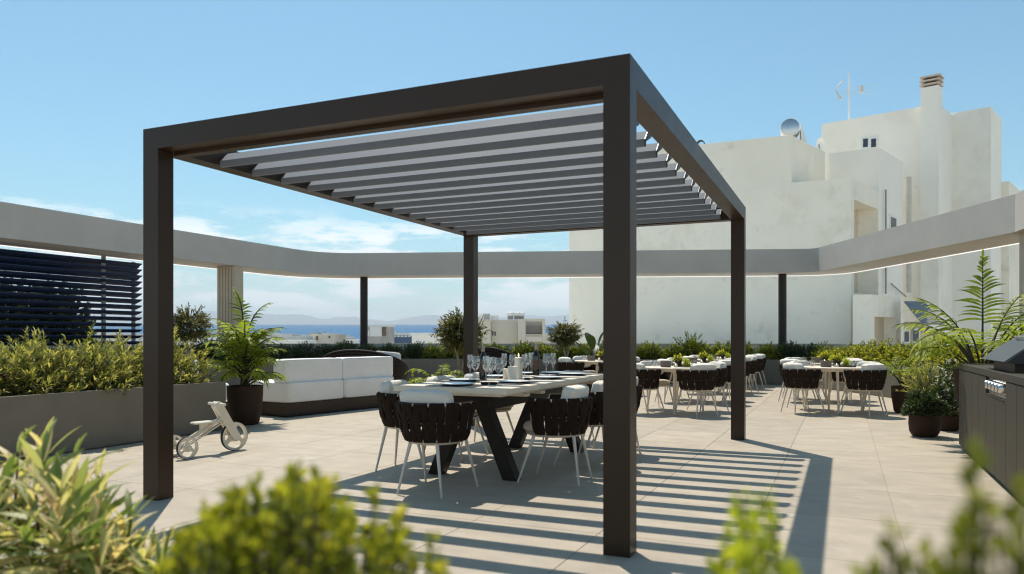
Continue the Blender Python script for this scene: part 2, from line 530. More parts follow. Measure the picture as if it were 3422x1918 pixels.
M['led'] = bpy.data.materials.new('led_strip'); M['led'].use_nodes = True
_n = M['led'].node_tree; _n.nodes.clear(); _e = nd(_n, "ShaderNodeEmission"); _e.inputs[0].default_value = (1, 0.95, 0.88, 1); _e.inputs[1].default_value = 1.15
_o = nd(_n, "ShaderNodeOutputMaterial"); _n.links.new(_e.outputs[0], _o.inputs[0])


def glassmat(name, tintc=(0.97, 0.98, 0.98), refl=0.9):
    m = bpy.data.materials.new(name); m.use_nodes = True
    nt = m.node_tree; nt.nodes.clear()
    out = nd(nt, "ShaderNodeOutputMaterial")
    t = nd(nt, "ShaderNodeBsdfTransparent"); t.inputs[0].default_value = (*tintc, 1)
    g = nd(nt, "ShaderNodeBsdfGlossy"); g.inputs['Roughness'].default_value = 0.03
    lw = nd(nt, "ShaderNodeLayerWeight"); lw.inputs[0].default_value = 0.35
    mr = nd(nt, "ShaderNodeMapRange"); mr.inputs[3].default_value = 0.16; mr.inputs[4].default_value = refl
    nt.links.new(lw.outputs['Facing'], mr.inputs[0])
    pw = nd(nt, "ShaderNodeMath", operation='POWER'); pw.inputs[1].default_value = 1.25
    nt.links.new(mr.outputs[0], pw.inputs[0])
    mx = nd(nt, "ShaderNodeMixShader")
    nt.links.new(pw.outputs[0], mx.inputs[0]); nt.links.new(t.outputs[0], mx.inputs[1]); nt.links.new(g.outputs[0], mx.inputs[2])
    nt.links.new(mx.outputs[0], out.inputs[0])
    return m


M['glass'] = glassmat('clear_glass')
G_ = lambda *c: c
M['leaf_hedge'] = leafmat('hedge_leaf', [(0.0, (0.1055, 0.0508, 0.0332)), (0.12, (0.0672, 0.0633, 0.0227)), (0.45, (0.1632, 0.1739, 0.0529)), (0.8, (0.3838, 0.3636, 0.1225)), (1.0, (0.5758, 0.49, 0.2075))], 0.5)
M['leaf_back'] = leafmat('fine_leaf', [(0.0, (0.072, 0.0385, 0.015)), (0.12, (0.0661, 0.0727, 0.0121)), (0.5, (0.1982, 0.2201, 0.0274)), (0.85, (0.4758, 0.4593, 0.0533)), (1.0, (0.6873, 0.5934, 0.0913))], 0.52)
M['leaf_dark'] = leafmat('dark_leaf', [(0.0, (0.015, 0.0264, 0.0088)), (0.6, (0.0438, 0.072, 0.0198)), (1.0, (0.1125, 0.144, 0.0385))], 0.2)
M['leaf_olive'] = leafmat('olive_leaf', [(0.0, (0.0382, 0.0384, 0.0127)), (0.6, (0.1084, 0.108, 0.0317)), (1.0, (0.2422, 0.216, 0.0673))], 0.3)
M['leaf_palm'] = leafmat('palm_leaf', [(0.0, (0.152, 0.0998, 0.033)), (0.1, (0.0891, 0.1233, 0.0161)), (0.5, (0.2139, 0.2757, 0.0333)), (1.0, (0.4279, 0.4498, 0.0801))], 0.5, 0.45, 0.18)
M['leaf_lime'] = leafmat('lime_leaf', [(0.0, (0.1375, 0.1716, 0.015)), (0.5, (0.3713, 0.4224, 0.03)), (1.0, (0.6325, 0.6336, 0.06))], 0.45)
M['leaf_front'] = leafmat('front_leaf', [(0.0, (0.0905, 0.0541, 0.0277)), (0.12, (0.0684, 0.0826, 0.0092)), (0.5, (0.2075, 0.2298, 0.021)), (0.85, (0.4641, 0.4413, 0.0454)), (1.0, (0.8061, 0.662, 0.0905))], 0.5)
M['leaf_vari'] = leafmat('variegated_leaf', [(0.0, (0.0638, 0.1045, 0.0315)), (0.35, (0.1809, 0.2375, 0.0735)), (0.6, (0.383, 0.399, 0.1575)), (0.85, (0.7022, 0.5985, 0.378)), (1.0, (0.5852, 0.399, 0.2625))], 0.45)
M['flower'] = leafmat('white_flower', [(0.0, (0.7, 0.68, 0.66)), (1.0, (0.85, 0.83, 0.82))], 0.3)
M['bark'] = mat('pale_bark', (0.30, 0.25, 0.19), 0.9, var=0.25, scale=20, bump=0.3, bscale=80)
M['stemdark'] = mat('dark_stem', (0.040, 0.034, 0.016), 0.7, var=0.3, scale=10)
M['stemgreen'] = mat('green_stem', (0.08, 0.11, 0.03), 0.6, var=0.2)

# ---------------------------------------------------------------- terrace floor
FL = MB().box(-14.2, 6.5, -7, 19.2, -0.30, -0.0045)
floor = tag(part('terrace_floor', FL, M['joint']), kind='structure')
TX, TY, X0, Y0 = 0.8315, 1.0375, 0.5275, 0.415
g = 0.0016
tile_me = MB().cbox(-TX / 2 + g, TX / 2 - g, -TY / 2 + g, TY / 2 - g, -0.020, 0.0, 0.0022).mesh('tile', M['tile'])
cells = []
for i in range(-17, 6):
    for j in range(-5, 17):
        cx_, cy_ = X0 + (i + .5) * TX, Y0 + (j + .5) * TY
        dx, dy = cx_ - CAM[0], cy_ - CAM[1]
        r, fw = dx * CY + dy * SY, -dx * SY + dy * CY
        if fw < 0.6: vis = 0
        else:
            u = CXP + FPX * r / fw; v = HOR + FPX * CAM[2] / fw
            vis = 1 if (-250 < u < 3700 and v < 2150) else 0
        if cy_ > 13.2 + 0.341 * (cx_ + 9) or cx_ < -11.6 or (cx_ > 3.2 - 0.48 * (cy_ - 11) and cy_ > 9.5) or (cx_ < -6.6 and cy_ < 3.2) or (cx_ > 2.75 and cy_ < 5.3):
            vis = 0
        cells.append((0 if vis else 1, fw if fw > 0 else 99, cx_, cy_))
cells.sort()
far = MB()
for k, (nv, fw, a, b) in enumerate(cells):
    if nv == 0 and k < 300:
        o = link('tile', tile_me, floor); o.location = (a, b, random.uniform(-0.0006, 0.0))
    elif a > -13.5 and a < 5.2:
        far.box(a - TX / 2 + g, a + TX / 2 - g, b - TY / 2 + g, b + TY / 2 - g, -0.020, 0.0)
part('far_tiles', far, M['tile'], floor, kind='stuff')

# ---------------------------------------------------------------- pergola
PW, PD, PH, S1, S2, BH = 3.6342, 5.1914, 2.70, 0.1495, 0.1367, 0.1524
pg = thing('pergola', 'large dark bronze louvred pergola standing over the long dining table', 'pergola', (-PW / 2, PD / 2, 0))
for x0 in (-PW, -S1):
    for y0 in (0, PD - S2):
        part('post', MB().box(x0, x0 + S1, y0, y0 + S2, 0, PH - BH), M['frame'], pg, world=True)
for y0 in (0, PD - S2):
    part('beam', MB().box(-PW, 0, y0, y0 + S2, PH - BH, PH), M['frame'], pg, world=True)
for x0 in (-PW, -S1):
    part('beam', MB().box(x0, x0 + S1, S2, PD - S2, PH - BH, PH), M['frame'], pg, world=True)
# gutter channel inside the front and the rear beam
part('gutter', MB().extrude([(0, 0), (0.075, 0), (0.075, 0.02), (0.012, 0.02), (0.012, 0.11), (0, 0.11)], (-PW + S1 + .002, S2 + .003, 2.522), (0, 1, 0), (0, 0, 1), (1, 0, 0), PW - 2 * S1 - .004), M['frame'], pg, world=True)
lx0, lx1 = -PW + S1 + 0.028, -S1 - 0.085
# blade profile (y, z) from the lower lip, up the front face, then back along the sloping plate
prof = [(0.0, 0.0), (0.024, 0.0), (0.024, 0.008), (0.010, 0.008), (0.010, 0.044), (0.186, 0.110), (0.190, 0.122), (0.080, 0.124), (0.0, 0.050)]
lv = MB().extrude(prof, (-(lx1 - lx0) / 2, 0, 0), (0, 1, 0), (0, 0, 1), (1, 0, 0), lx1 - lx0)
lv_me = lv.mesh('louver_blade', M['louver'])
capm = MB().extrude(prof[:1] + [(0.024, 0.0), (0.03, 0.04), (0.186, 0.104), (0.190, 0.122), (0.080, 0.124), (0.0, 0.050)], ((lx1 - lx0) / 2 + 0.0005, 0, 0), (0, 1, 0), (0, 0, 1), (1, 0, 0), 0.006)
cap_me = capm.mesh('end_cap', M['hood'])
pin_me = MB().tube([((lx1 - lx0) / 2 + .006, 0.10, 0.115), ((lx1 - lx0) / 2 + 0.08, 0.10, 0.115)], 0.007, 8).mesh('pivot_pin', M['steel'])
for k in range(13):
    o = link('louver_blade', lv_me, pg)
    o.location = Vector(((lx0 + lx1) / 2, 0.562 + k * 0.3528, 2.524)) - wloc(pg)
    link('end_cap', cap_me, o); link('pivot_pin', pin_me, o)

# ---------------------------------------------------------------- concrete fascia ring
ZT, ZB = 3.48, 2.873


def rounded(pts, rad, seg=6):
    out = [pts[0]]
    for a, b, c in zip(pts, pts[1:], pts[2:]):
        a, b, c = Vector(a), Vector(b), Vector(c)
        r = min(rad, (a - b).length * .45, (c - b).length * .45)
        p, q = b + (a - b).normalized() * r, b + (c - b).normalized() * r
        for i in range(seg + 1):
            t = i / seg
            out.append(tuple(p * (1 - t) ** 2 + b * 2 * t * (1 - t) + q * t * t))
    out.append(pts[-1])
    return out


def offset(poly, d):
    out = []
    n = len(poly)
    for i in range(n):
        a = Vector(poly[max(i - 1, 0)]); b = Vector(poly[i]); c = Vector(poly[min(i + 1, n - 1)])
        t1 = (b - a).normalized() if i else (c - b).normalized()
        t2 = (c - b).normalized() if i < n - 1 else t1
        n1, n2 = Vector((-t1.y, t1.x)), Vector((-t2.y, t2.x))
        m = (n1 + n2).normalized()
        out.append(tuple(b + m * d / max(0.35, m.dot(n1))))
    return out


ring_raw = [(-11.98, -7.0), (-11.98, 12.72), (0.36, 16.98), (3.56, 10.33), (3.66, 9.5), (3.66, -7.0)]
ring_in = [ring_raw[0]]
ring_in = rounded(ring_raw[:3], 1.1, 8)[:-1] + rounded(ring_raw[1:4], 0.25, 3)[1:-1] + ring_raw[3:]
ring_out = offset(ring_in, 1.08)


def strip_wall(inn, out, z0, z1):
    mb = MB(); n = len(inn)
    vs = [(*p, z0) for p in inn] + [(*p, z1) for p in inn] + [(*p, z0) for p in out] + [(*p, z1) for p in out]
    fs = []
    for i in range(n - 1):
        a, b = i, i + 1
        fs += [(a, a + n, b + n, b), (2 * n + a, 2 * n + b, 3 * n + b, 3 * n + a), (a, b, 2 * n + b, 2 * n + a), (a + n, 3 * n + a, 3 * n + b, b + n)]
    fs += [(0, 2 * n, 3 * n, n), (n - 1, 2 * n - 1, 4 * n - 1, 3 * n - 1)]
    return mb.add(vs, fs)


fas = thing('roof_canopy', 'grey rendered canopy beam running round the terrace edge overhead', 'canopy beam', (-11.98, 12.7, ZB))
part('fascia', strip_wall(ring_in, ring_out, ZB, ZT), M['fascia'], fas, world=True)
part('led_strip', strip_wall(offset(ring_in, 1.035), offset(ring_in, 1.065), ZB - 0.015, ZB - 0.001), M['led'], fas, world=True)
# low parapet under it
part('parapet', strip_wall(offset(ring_in, 0.95), offset(ring_in, 1.20), -0.3, 1.02), M['fascia'])
tag(bpy.data.objects['parapet'], 'low grey rendered parapet wall behind the hedges at the terrace edge', 'wall')

for (x, y), lb in (((-11.20, 13.58), 'round dark brown steel column at the left rear corner, sea behind it'), ((-0.44, 17.24), 'round dark brown steel column in front of the white building wall')):
    t = thing('round_column', lb, 'column', (x, y, 0), group='round steel columns under the canopy')
    part('shaft', MB().lathe([(0.105, 0), (0.105, ZB - 0.002)], 28, cap=True), M['column'], t, smooth=True)
    part('base_collar', MB().lathe([(0.15, 0), (0.15, 0.02), (0.115, 0.03)], 28), M['column'], t)


def fluted_pillar(name, label, x0, x1, y0, y1, z1, faces):
    t = thing(name, label, 'column', ((x0 + x1) / 2, (y0 + y1) / 2, 0), group='fluted beige pillars')
    part('core', MB().box(x0 + .02, x1 - .02, y0 + .02, y1 - .02, 0, z1), M['flute'], t, world=True)
    for f in faces:
        if f in 'SN':
            n = max(4, round((x1 - x0) / 0.085)); w = (x1 - x0) / n
            yy = (y0 - .02, y0 + .019) if f == 'S' else (y1 - .019, y1 + .02)
            for i in range(n):
                part('flute_rib', MB().cbox(x0 + i * w + .008, x0 + (i + 1) * w - .008, yy[0], yy[1], 0.001, z1 - .001, .006), M['flute'], t, world=True)
        else:
            n = max(4, round((y1 - y0) / 0.085)); w = (y1 - y0) / n
            xx = (x0 - .02, x0 + .019) if f == 'W' else (x1 - .019, x1 + .02)
            for i in range(n):
                part('flute_rib', MB().cbox(xx[0], xx[1], y0 + i * w + .008, y0 + (i + 1) * w - .008, 0.001, z1 - .001, .006), M['flute'], t, world=True)
    return t


fluted_pillar('fluted_pillar', 'beige fluted pillar under the left canopy behind the potted palm', -12.55, -12.0, 9.554, 9.857, ZB - .002, 'S')
fluted_pillar('fluted_pillar', 'beige fluted pillar at the right edge behind the tall palm', 3.70, 4.3, 9.95, 10.7, ZB - .002, 'SW')

# ---------------------------------------------------------------- louvred screen on the left
def screen(x, label, y0, y1, post_y):
    t = thing('slat_screen', label, 'screen', (x, y1, 0))
    pr_ = [(-0.045, 0.030), (0.045, -0.012), (0.045, 0.006), (-0.045, 0.048)]
    me = MB().extrude(pr_, (0, y0 - y1, 0), (-1, 0, 0), (0, 0, 1), (0, 1, 0), y1 - y0).mesh('slat', M['slat'])
    for k in range(19):
        o = link('slat', me, t); o.location = (0, 0, 2.68 - 0.125 * k)
    for yy in post_y:
        part('post', MB().box(x - .10, x - .055, yy - .035, yy + .035, 0, 2.83), M['pipe_dark'] if yy == post_y[0] else M['slat'], t, world=True)
    return t


screen(-12.40, 'dark blue horizontal slat screen under the left canopy beam', 2.5, 7.30, (6.50, 3.2))
screen(-13.02, 'second dark slat screen standing close behind the first one', 2.5, 7.75, (7.7, 4.2))

# ---------------------------------------------------------------- planters
def planter_box(name, label, inner, outer, h=0.62, t=0.045):
    """trough between two polylines: front wall, end walls, soil"""
    o = thing(name, label, 'planter', (*inner[0], 0))
    outr = list(reversed(outer))
    poly = list(inner) + outr
    part('wall', strip_wall(inner, offset(inner, t), 0.012, h), M['planter'], o, world=True)
    part('plinth', strip_wall(offset(inner, 0.02), offset(inner, 0.06), 0.0, 0.012), M['joint'], o, world=True)
    part('soil', strip_wall(offset(inner, t + .002), outer, h - .25, h - .035), M['soil'], o, world=True, kind='stuff')
    return o


# left planter (front wall faces +x)
lp = thing('planter', 'long grey concrete planter with a leafy hedge beside the toddler bike', 'planter', (-6.2, 3.4, 0))
part('wall', MB().cbox(-6.245, -6.2, -7, 3.40, 0.015, 0.62, .003), M['planter'], lp, world=True)
part('wall', MB().cbox(-7.55, -6.247, 3.355, 3.40, 0.015, 0.62, .003), M['planter'], lp, world=True)
part('wall', MB().cbox(-7.60, -7.555, -7, 3.40, 0.015, 0.62, .003), M['planter'], lp, world=True)
part('plinth', MB().box(-7.5, -6.26, -7, 3.34, 0.0, 0.015), M['joint'], lp, world=True)
part('soil', MB().box(-7.553, -6.247, -7, 3.353, 0.3, 0.585), M['soil'], lp, world=True, kind='stuff')
# planter along the canopy edge (rear and right)
in_back = [(-11.35, -7.0), (-11.35, 11.9), (-10.9, 12.42)] + [(-9.2, 13.0), (-0.75, 15.92), (-0.2, 15.95), (0.05, 15.75)] + [(1.255, 13.72), (2.125, 12.06), (2.95, 10.45), (3.1, 9.9), (3.1, 6.2)]
pl_in = in_back
pl_out = offset(pl_in, 1.25)
bp = planter_box('planter', 'grey concrete planter with low shrubs running along the rear terrace edge', pl_in, pl_out, 0.63)


# ---------------------------------------------------------------- plants
def plant(name, label, cat, loc, group=None, rz=0):
    return thing(name, label, cat, loc, rz, group)


def leafpart(parent, nm, rng, dat, m, droop=0.15, fold=0.12, kind='stuff', shape=(0.25, 1.0, 0.12)):
    P, D, L, W, tint = dat[:5]
    me = leaf_mesh(nm, P, D, L, W, m, rng, droop, tint, fold, shape=shape)
    o = link(nm, me, parent)
    return tag(o, kind=kind)


def shrub_proto(name, label, cat, loc, m, seed, group=None, stem=M['stemdark'], sr=0.006, every=6, **kw):
    rng = np.random.default_rng(seed)
    t = plant(name, label, cat, loc, group)
    dat = shrub_data(rng, **kw)
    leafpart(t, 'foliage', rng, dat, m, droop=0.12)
    part('stems', stems_mb(dat[5], dat[6], sr, sr * .5, every), stem, t)
    return t


# hedge in the left planter
GL = 'leafy shrubs of the left planter hedge'
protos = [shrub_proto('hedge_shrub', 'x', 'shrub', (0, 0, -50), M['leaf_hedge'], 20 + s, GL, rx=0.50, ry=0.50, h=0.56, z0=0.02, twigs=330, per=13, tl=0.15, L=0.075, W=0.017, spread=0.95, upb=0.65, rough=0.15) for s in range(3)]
hl = ['yellow green hedge shrub at the end of the left planter beside the palm', 'hedge shrub just right of the front left pergola post', 'hedge shrub hidden partly by the front left pergola post',
      'hedge shrub just left of the front left pergola post', 'bushy hedge shrub under the right half of the slat screen', 'hedge shrub below the middle of the slat screen',
      'hedge shrub below the left part of the slat screen', 'nearest hedge shrub at the left picture edge, above the planter']
k = 0
used = []
for i in range(8):
    y = 2.98 - i * 0.60
    p = protos[i % 3]
    pos = (-6.72 + random.uniform(-.05, .05), y, 0.575)
    rz = random.uniform(0, 6.28)
    if i < 3:
        p.location = pos; p.rotation_euler = (0, 0, rz); p['label'] = hl[i]; p.scale = (1, 1, random.uniform(.92, 1.05)); o = p
    else:
        o = copy_tree(p, pos, rz, hl[i]); s = random.uniform(.92, 1.08); o.scale = (s, s, s)
ORD0 = ['first', 'second', 'third', 'fourth', 'fifth', 'sixth', 'seventh', 'eighth']
for i in range(8):          # second row behind
    y = 2.75 - i * 0.62
    o = copy_tree(protos[(i + 1) % 3], (-7.22, y, 0.575), random.uniform(0, 6.28), ORD0[i] + ' shrub from the palm in the back row of the left planter hedge', 'back row shrubs of the left planter')
    s = random.uniform(.85, 1.0); o.scale = (s, s, s)

# low rounded shrubs in the rear planter
def along(poly, s):
    for a, b in zip(poly, poly[1:]):
        a, b = Vector(a), Vector(b); L = (b - a).length
        if s <= L:
            return a + (b - a) * (s / L), (b - a).normalized()
        s -= L
    return Vector(poly[-1]), (Vector(poly[-1]) - Vector(poly[-2])).normalized()


GBk = 'rounded shrubs along the rear planter'
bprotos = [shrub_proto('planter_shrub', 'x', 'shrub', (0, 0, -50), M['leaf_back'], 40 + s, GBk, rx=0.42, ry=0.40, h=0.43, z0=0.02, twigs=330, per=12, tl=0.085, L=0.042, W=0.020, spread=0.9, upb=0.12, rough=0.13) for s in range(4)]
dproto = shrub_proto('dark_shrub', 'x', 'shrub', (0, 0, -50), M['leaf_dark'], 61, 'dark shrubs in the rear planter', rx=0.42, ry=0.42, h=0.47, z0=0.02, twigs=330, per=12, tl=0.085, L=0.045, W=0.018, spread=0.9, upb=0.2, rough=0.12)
mid = offset(pl_in, 0.48)
tot = sum((Vector(b) - Vector(a)).length for a, b in zip(mid, mid[1:]))
ORD = ['first', 'second', 'third', 'fourth', 'fifth', 'sixth', 'seventh', 'eighth', 'ninth', 'tenth', 'eleventh', 'twelfth', 'thirteenth', 'fourteenth', 'fifteenth', 'sixteenth', 'seventeenth', 'eighteenth', 'nineteenth', 'twentieth']
s = 9.0; k = 0
cand = []
while s < tot - 1.2:
    p, t = along(mid, s)
    n = Vector((-t.y, t.x))
    for row in (0, 1):
        q = p + n * (row * 0.42) + Vector((random.uniform(-.05, .05), random.uniform(-.05, .05)))
        px = CXP + FPX * ((q.x - CAM[0]) * CY + (q.y - CAM[1]) * SY) / (-(q.x - CAM[0]) * SY + (q.y - CAM[1]) * CY)
        if not 560 < px < 3420: continue
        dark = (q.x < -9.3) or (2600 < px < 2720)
        if q.x < -9.3: zone = 'dark shrub at the left rear corner'
        elif dark: zone = 'dark shrub by the right round column'
        else: zone = 'yellow green shrub ' + ('behind the sofa' if px < 1340 else 'behind the long table' if px < 1900 else 'behind the middle round tables' if px < 2560 else 'behind the right round table' if px < 2960 else 'beside the right palm')
        cand.append((zone, row, px, q, dark, (k + row) % 4))
    s += random.uniform(0.50, 0.68); k += 1
cand.sort(key=lambda c: (c[0], c[1], c[2]))
cnt = {}
for zone, row, px, q, dark, v in cand:
    c = cnt[(zone, row)] = cnt.get((zone, row), -1) + 1
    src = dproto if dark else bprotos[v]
    lab = zone + ', ' + ('back' if row else 'front') + ' row, ' + ORD[c] + ' from left'
    gp = 'shrubs of the rear planter'
    if src.location.z < -40:
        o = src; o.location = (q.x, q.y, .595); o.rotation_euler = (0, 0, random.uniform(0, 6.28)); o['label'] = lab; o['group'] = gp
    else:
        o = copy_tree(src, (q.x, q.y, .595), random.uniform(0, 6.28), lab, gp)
    sc = random.uniform(.80, 1.06); o.scale = (sc * random.uniform(1.0, 1.15), sc * random.uniform(1.0, 1.15), sc * random.uniform(.85, 1.05) + (0.12 if px > 2880 else 0))
# taller bright shrub in the middle
o = copy_tree(bprotos[1], (-2.55, 15.6, 0.595), 1.0, 'taller rounded shrub rising above the hedge behind the middle round tables', 'single taller shrub'); o.scale = (1.15, 1.15, 1.38)

# big climbing shrubs behind the screen
sp_ = shrub_proto('tall_shrub', 'rightmost tall dark shrub behind the left slat screen', 'shrub', (-13.75, 6.45, 0), M['leaf_dark'], 71, 'tall shrubs behind the slat screen', rx=0.55, ry=0.85, h=2.2, z0=0.1, twigs=1100, per=14, tl=0.22, L=0.085, W=0.045, spread=0.9, upb=0.3, rough=0.10, sr=0.012, shell=.75)
for i, (y, zz) in enumerate(((5.6, 1.0), (4.75, 1.03), (3.9, .98))):
    o = copy_tree(sp_, (-13.75 + .05 * i, y, 0), pi * (i % 2), ('second', 'third', 'fourth')[i] + ' tall dark shrub from the right behind the left slat screen'); o.scale = (1, 1, zz)


# palm ------------------------------------------------------------
def frond_parts(rng, Lr, n, ll, lw, bend, e0, stalk):
    """one pinnate frond in the local xz-plane starting at the origin; returns leaflet data and rachis points"""
    pts = []; p = np.zeros(3); e = e0; N = 26
    for i in range(N + 1):
        pts.append(p.copy())
        p = p + np.array([cos(e), 0, sin(e)]) * Lr / N
        e -= bend / N * (0.3 + 1.4 * i / N)
    pts = np.array(pts)
    P, D, L, W, U = [], [], [], [], []
    for i in range(n):
        t = stalk + (1 - stalk) * (i + .5) / n
        f = t * N; k = min(int(f), N - 1)
        b = pts[k] + (pts[k + 1] - pts[k]) * (f - k)
        tg = norm(pts[k + 1] - pts[k])
        u = (t - stalk) / (1 - stalk)
        prof_ = (0.55 + 0.45 * sin(pi * min(1, u * 1.15 + .12))) * (1 - 0.45 * u ** 3)
        for s_ in (-1, 1):
            d = norm(tg * (0.30 + 0.80 * u) + np.array([0, s_ * 1.0, 0]) * (1 - 0.40 * u) + np.cross(tg, [0, 1.0, 0]) * -0.12 + rng.normal(size=3) * .10)
            if rng.random() < .05: continue
            P.append(b); D.append(d); L.append(ll * prof_ * rng.uniform(.72, 1.1)); W.append(lw)
            nn = np.cross([0, 1.0, 0], tg) * -1.0
            U.append(norm(nn * (1 if nn[2] > 0 or abs(nn[2]) < .05 else -1) + rng.normal(size=3) * .12))
    d = norm(pts[-1] - pts[-2])
    P.append(pts[-1]); D.append(d); L.append(ll * .5); W.append(lw); U.append(np.array([0, 0, 1.0]))
    return np.array(P), np.array(D), np.array(L), np.array(W), np.array(U), pts


def make_palm(name, label, loc, seed, fronds, Lr, ll, lw, n, m=None, bend=1.7, stalk=0.38, base_r=0.06):
    rng = np.random.default_rng(seed)
    t = plant(name, label, 'palm', loc)
    m = m or M['leaf_palm']
    for (azm, e0, sc, bd, *up_) in fronds:
        lift = up_[0] if up_ else 0.0
        P, D, L, W, U, pts = frond_parts(rng, Lr * sc, n, ll * (0.6 + .4 * sc), lw, bd * bend, e0, stalk)
        tint = np.clip(rng.normal(0.55, 0.2, len(P)), 0, 1)
        me = leaf_mesh('frond', P, D, L, W, m, rng, 0.34, tint, 0.035, up=U, shape=(0.55, 1.0, 0.06), seg=4)
        o = link('frond', me, t); o.rotation_euler = (0, 0, azm); o.location = (cos(azm) * base_r, sin(azm) * base_r, lift)
        if lift: part('cane', MB().tube([(-cos(azm) * lift * .06, -sin(azm) * lift * .06, -lift), (0, 0, 0)], [.012, .007], 6), M['stemdark'], o, smooth=True)
        r = [0.012 * sc ** .5 * (1 - .8 * i / 26) + .0015 for i in range(27)]
        part('stalk', MB().tube([tuple(q) for q in pts], r, 6), M['stemdark'], o, smooth=True)
    return t


def pot(name, label, loc, prof_, soil_z, group=None, m=None):
    t = thing(name, label, 'pot', loc, group=group)
    rt = prof_[-1]
    full = list(prof_) + [(rt[0] - .022, rt[1]), (rt[0] - .028, soil_z - .03)]
    part('body', MB().lathe(full, 32), m or M['pot'], t, smooth=True)
    part('soil', MB().lathe([(0.01, soil_z - .01), (rt[0] - .029, soil_z)], 24), M['soil'], t, kind='stuff')
    return t


pot('plant_pot', 'large tapered brown pot holding the palm beside the white sofa', (-6.43, 3.98, 0), [(0.165, 0), (0.185, 0.02), (0.222, 0.22), (0.235, 0.42), (0.238, 0.525)], 0.49)
fr = []
rg = np.random.default_rng(5)
for i in range(40):
    a = i * 2.399 + rg.uniform(-.25, .25)
    lev = (i / 39) ** .9
    fr.append((a, 0.62 + 0.62 * lev + rg.uniform(-.12, .12), 1.0 - .12 * abs(lev - .4) + rg.uniform(-.14, .14), 1.0 + rg.uniform(-.25, .25), .06 + .52 * lev + rg.uniform(-.04, .04)))
fr += [(2.9, 1.50, 1.05, .55, .78), (1.0, 1.35, .95, .8, .74)]
make_palm('potted_palm', 'bushy bright green palm growing in the brown pot beside the sofa', (-6.43, 3.98, 0.48), 31, fr, .60, 0.235, 0.025, 17, bend=1.4, stalk=.14, base_r=.03)

# tall palm behind the grill counter
pot('plant_pot', 'tall tapered brown pot standing behind the left end of the grill counter', (2.44, 5.70, 0), [(0.13, 0), (0.15, 0.02), (0.215, 0.35), (0.27, 0.65), (0.285, 0.83)], 0.78)
fr = [(1.40, 1.56, 1.20, .18), (0.5, 1.40, 1.02, .70), (2.6, 1.26, 1.0, 1.0), (3.3, 1.12, 1.0, 1.2), (3.9, 1.0, 1.0, 1.4), (0.0, 1.2, 1.0, 1.1), (-.7, 1.15, .95, 1.2), (4.8, .95, .9, 1.4), (2.2, 1.0, .9, 1.3), (1.1, 1.1, .95, 1.1), (5.5, 1.2, .9, 1.0),
      (3.0, 1.36, 1.0, .85), (3.6, .85, .8, 1.3), (2.9, .80, .75, 1.35), (4.3, 1.15, .85, 1.2), (5.1, 1.05, .75, 1.3), (-.3, .95, .9, 1.2), (.25, 1.32, .95, .9)]
make_palm('tall_palm', 'tall palm with arching feather fronds behind the grill counter', (2.44, 5.70, 0.78), 33, fr, 1.08, 0.31, 0.026, 20, bend=1.3, stalk=.42, base_r=.05)

# small palm and grassy bush near the right planter
pot('plant_pot', 'brown pot holding the small palm by the right planter', (1.92, 9.35, 0), [(0.12, 0), (0.15, 0.02), (0.185, 0.25), (0.19, 0.42)], 0.39)
fr = [(i * 2.399, 1.45 - .06 * (i % 6), .7 + .05 * (i % 7), .9 + .1 * (i % 5)) for i in range(14)]
make_palm('small_palm', 'small fine-leaved palm in a pot in front of the right planter', (1.92, 9.35, 0.38), 35, fr, .72, 0.17, 0.013, 16, bend=1.7, stalk=.4, base_r=.03)
pot('plant_pot', 'brown pot of the feathery bush behind the boxwood ball', (2.12, 8.05, 0), [(0.14, 0), (0.165, 0.02), (0.20, 0.25), (0.20, 0.44)], 0.40)
shrub_proto('feathery_bush', 'feathery yellow green bush in the pot behind the boxwood ball', 'bush', (2.12, 8.05, .40), M['leaf_hedge'], 81, rx=.36, ry=.36, h=.42, z0=-.02, twigs=260, per=13, tl=.16, L=.05, W=.010, spread=.8, upb=.4)
# boxwood ball
pot('plant_pot', 'round-bottomed brown pot holding the boxwood ball', (1.93, 6.28, 0), [(0.10, 0), (0.135, 0.012), (0.163, 0.06), (0.172, 0.15), (0.168, 0.255)], 0.235)
shrub_proto('boxwood_ball', 'clipped dark green boxwood ball in the round brown pot', 'bush', (1.93, 6.28, .22), M['leaf_dark'], 83, rx=.255, ry=.255, h=.33, z0=.03, twigs=620, per=10, tl=.065, L=.023, W=.016, spread=1.1, upb=.0, rough=.025, shell=.82)
pot('plant_pot', 'small brown pot with white flowers between boxwood and tall pot', (2.26, 7.05, 0), [(0.09, 0), (0.12, 0.012), (0.15, 0.07), (0.155, 0.2)], 0.18)
fb = shrub_proto('flowering_shrub', 'dark leafy shrub with small white blossoms in the small brown pot', 'shrub', (2.26, 7.05, .17), M['leaf_dark'], 85, rx=.20, ry=.20, h=.66, z0=0, twigs=170, per=10, tl=.16, L=.05, W=.022, spread=.9, upb=.5)
rg = np.random.default_rng(86)
P = shrub_data(rg, .21, .21, .69, .2, 60, 1, .01, .02, .02)[6]
P = np.repeat(P, 7, 0) + rg.normal(size=(len(P) * 7, 3)) * .012
fo = link('blossoms', leaf_mesh('blossoms', P, rand_dir(rg, len(P)), .018, .016, M['flower'], rg), fb); tag(fo, kind='stuff')


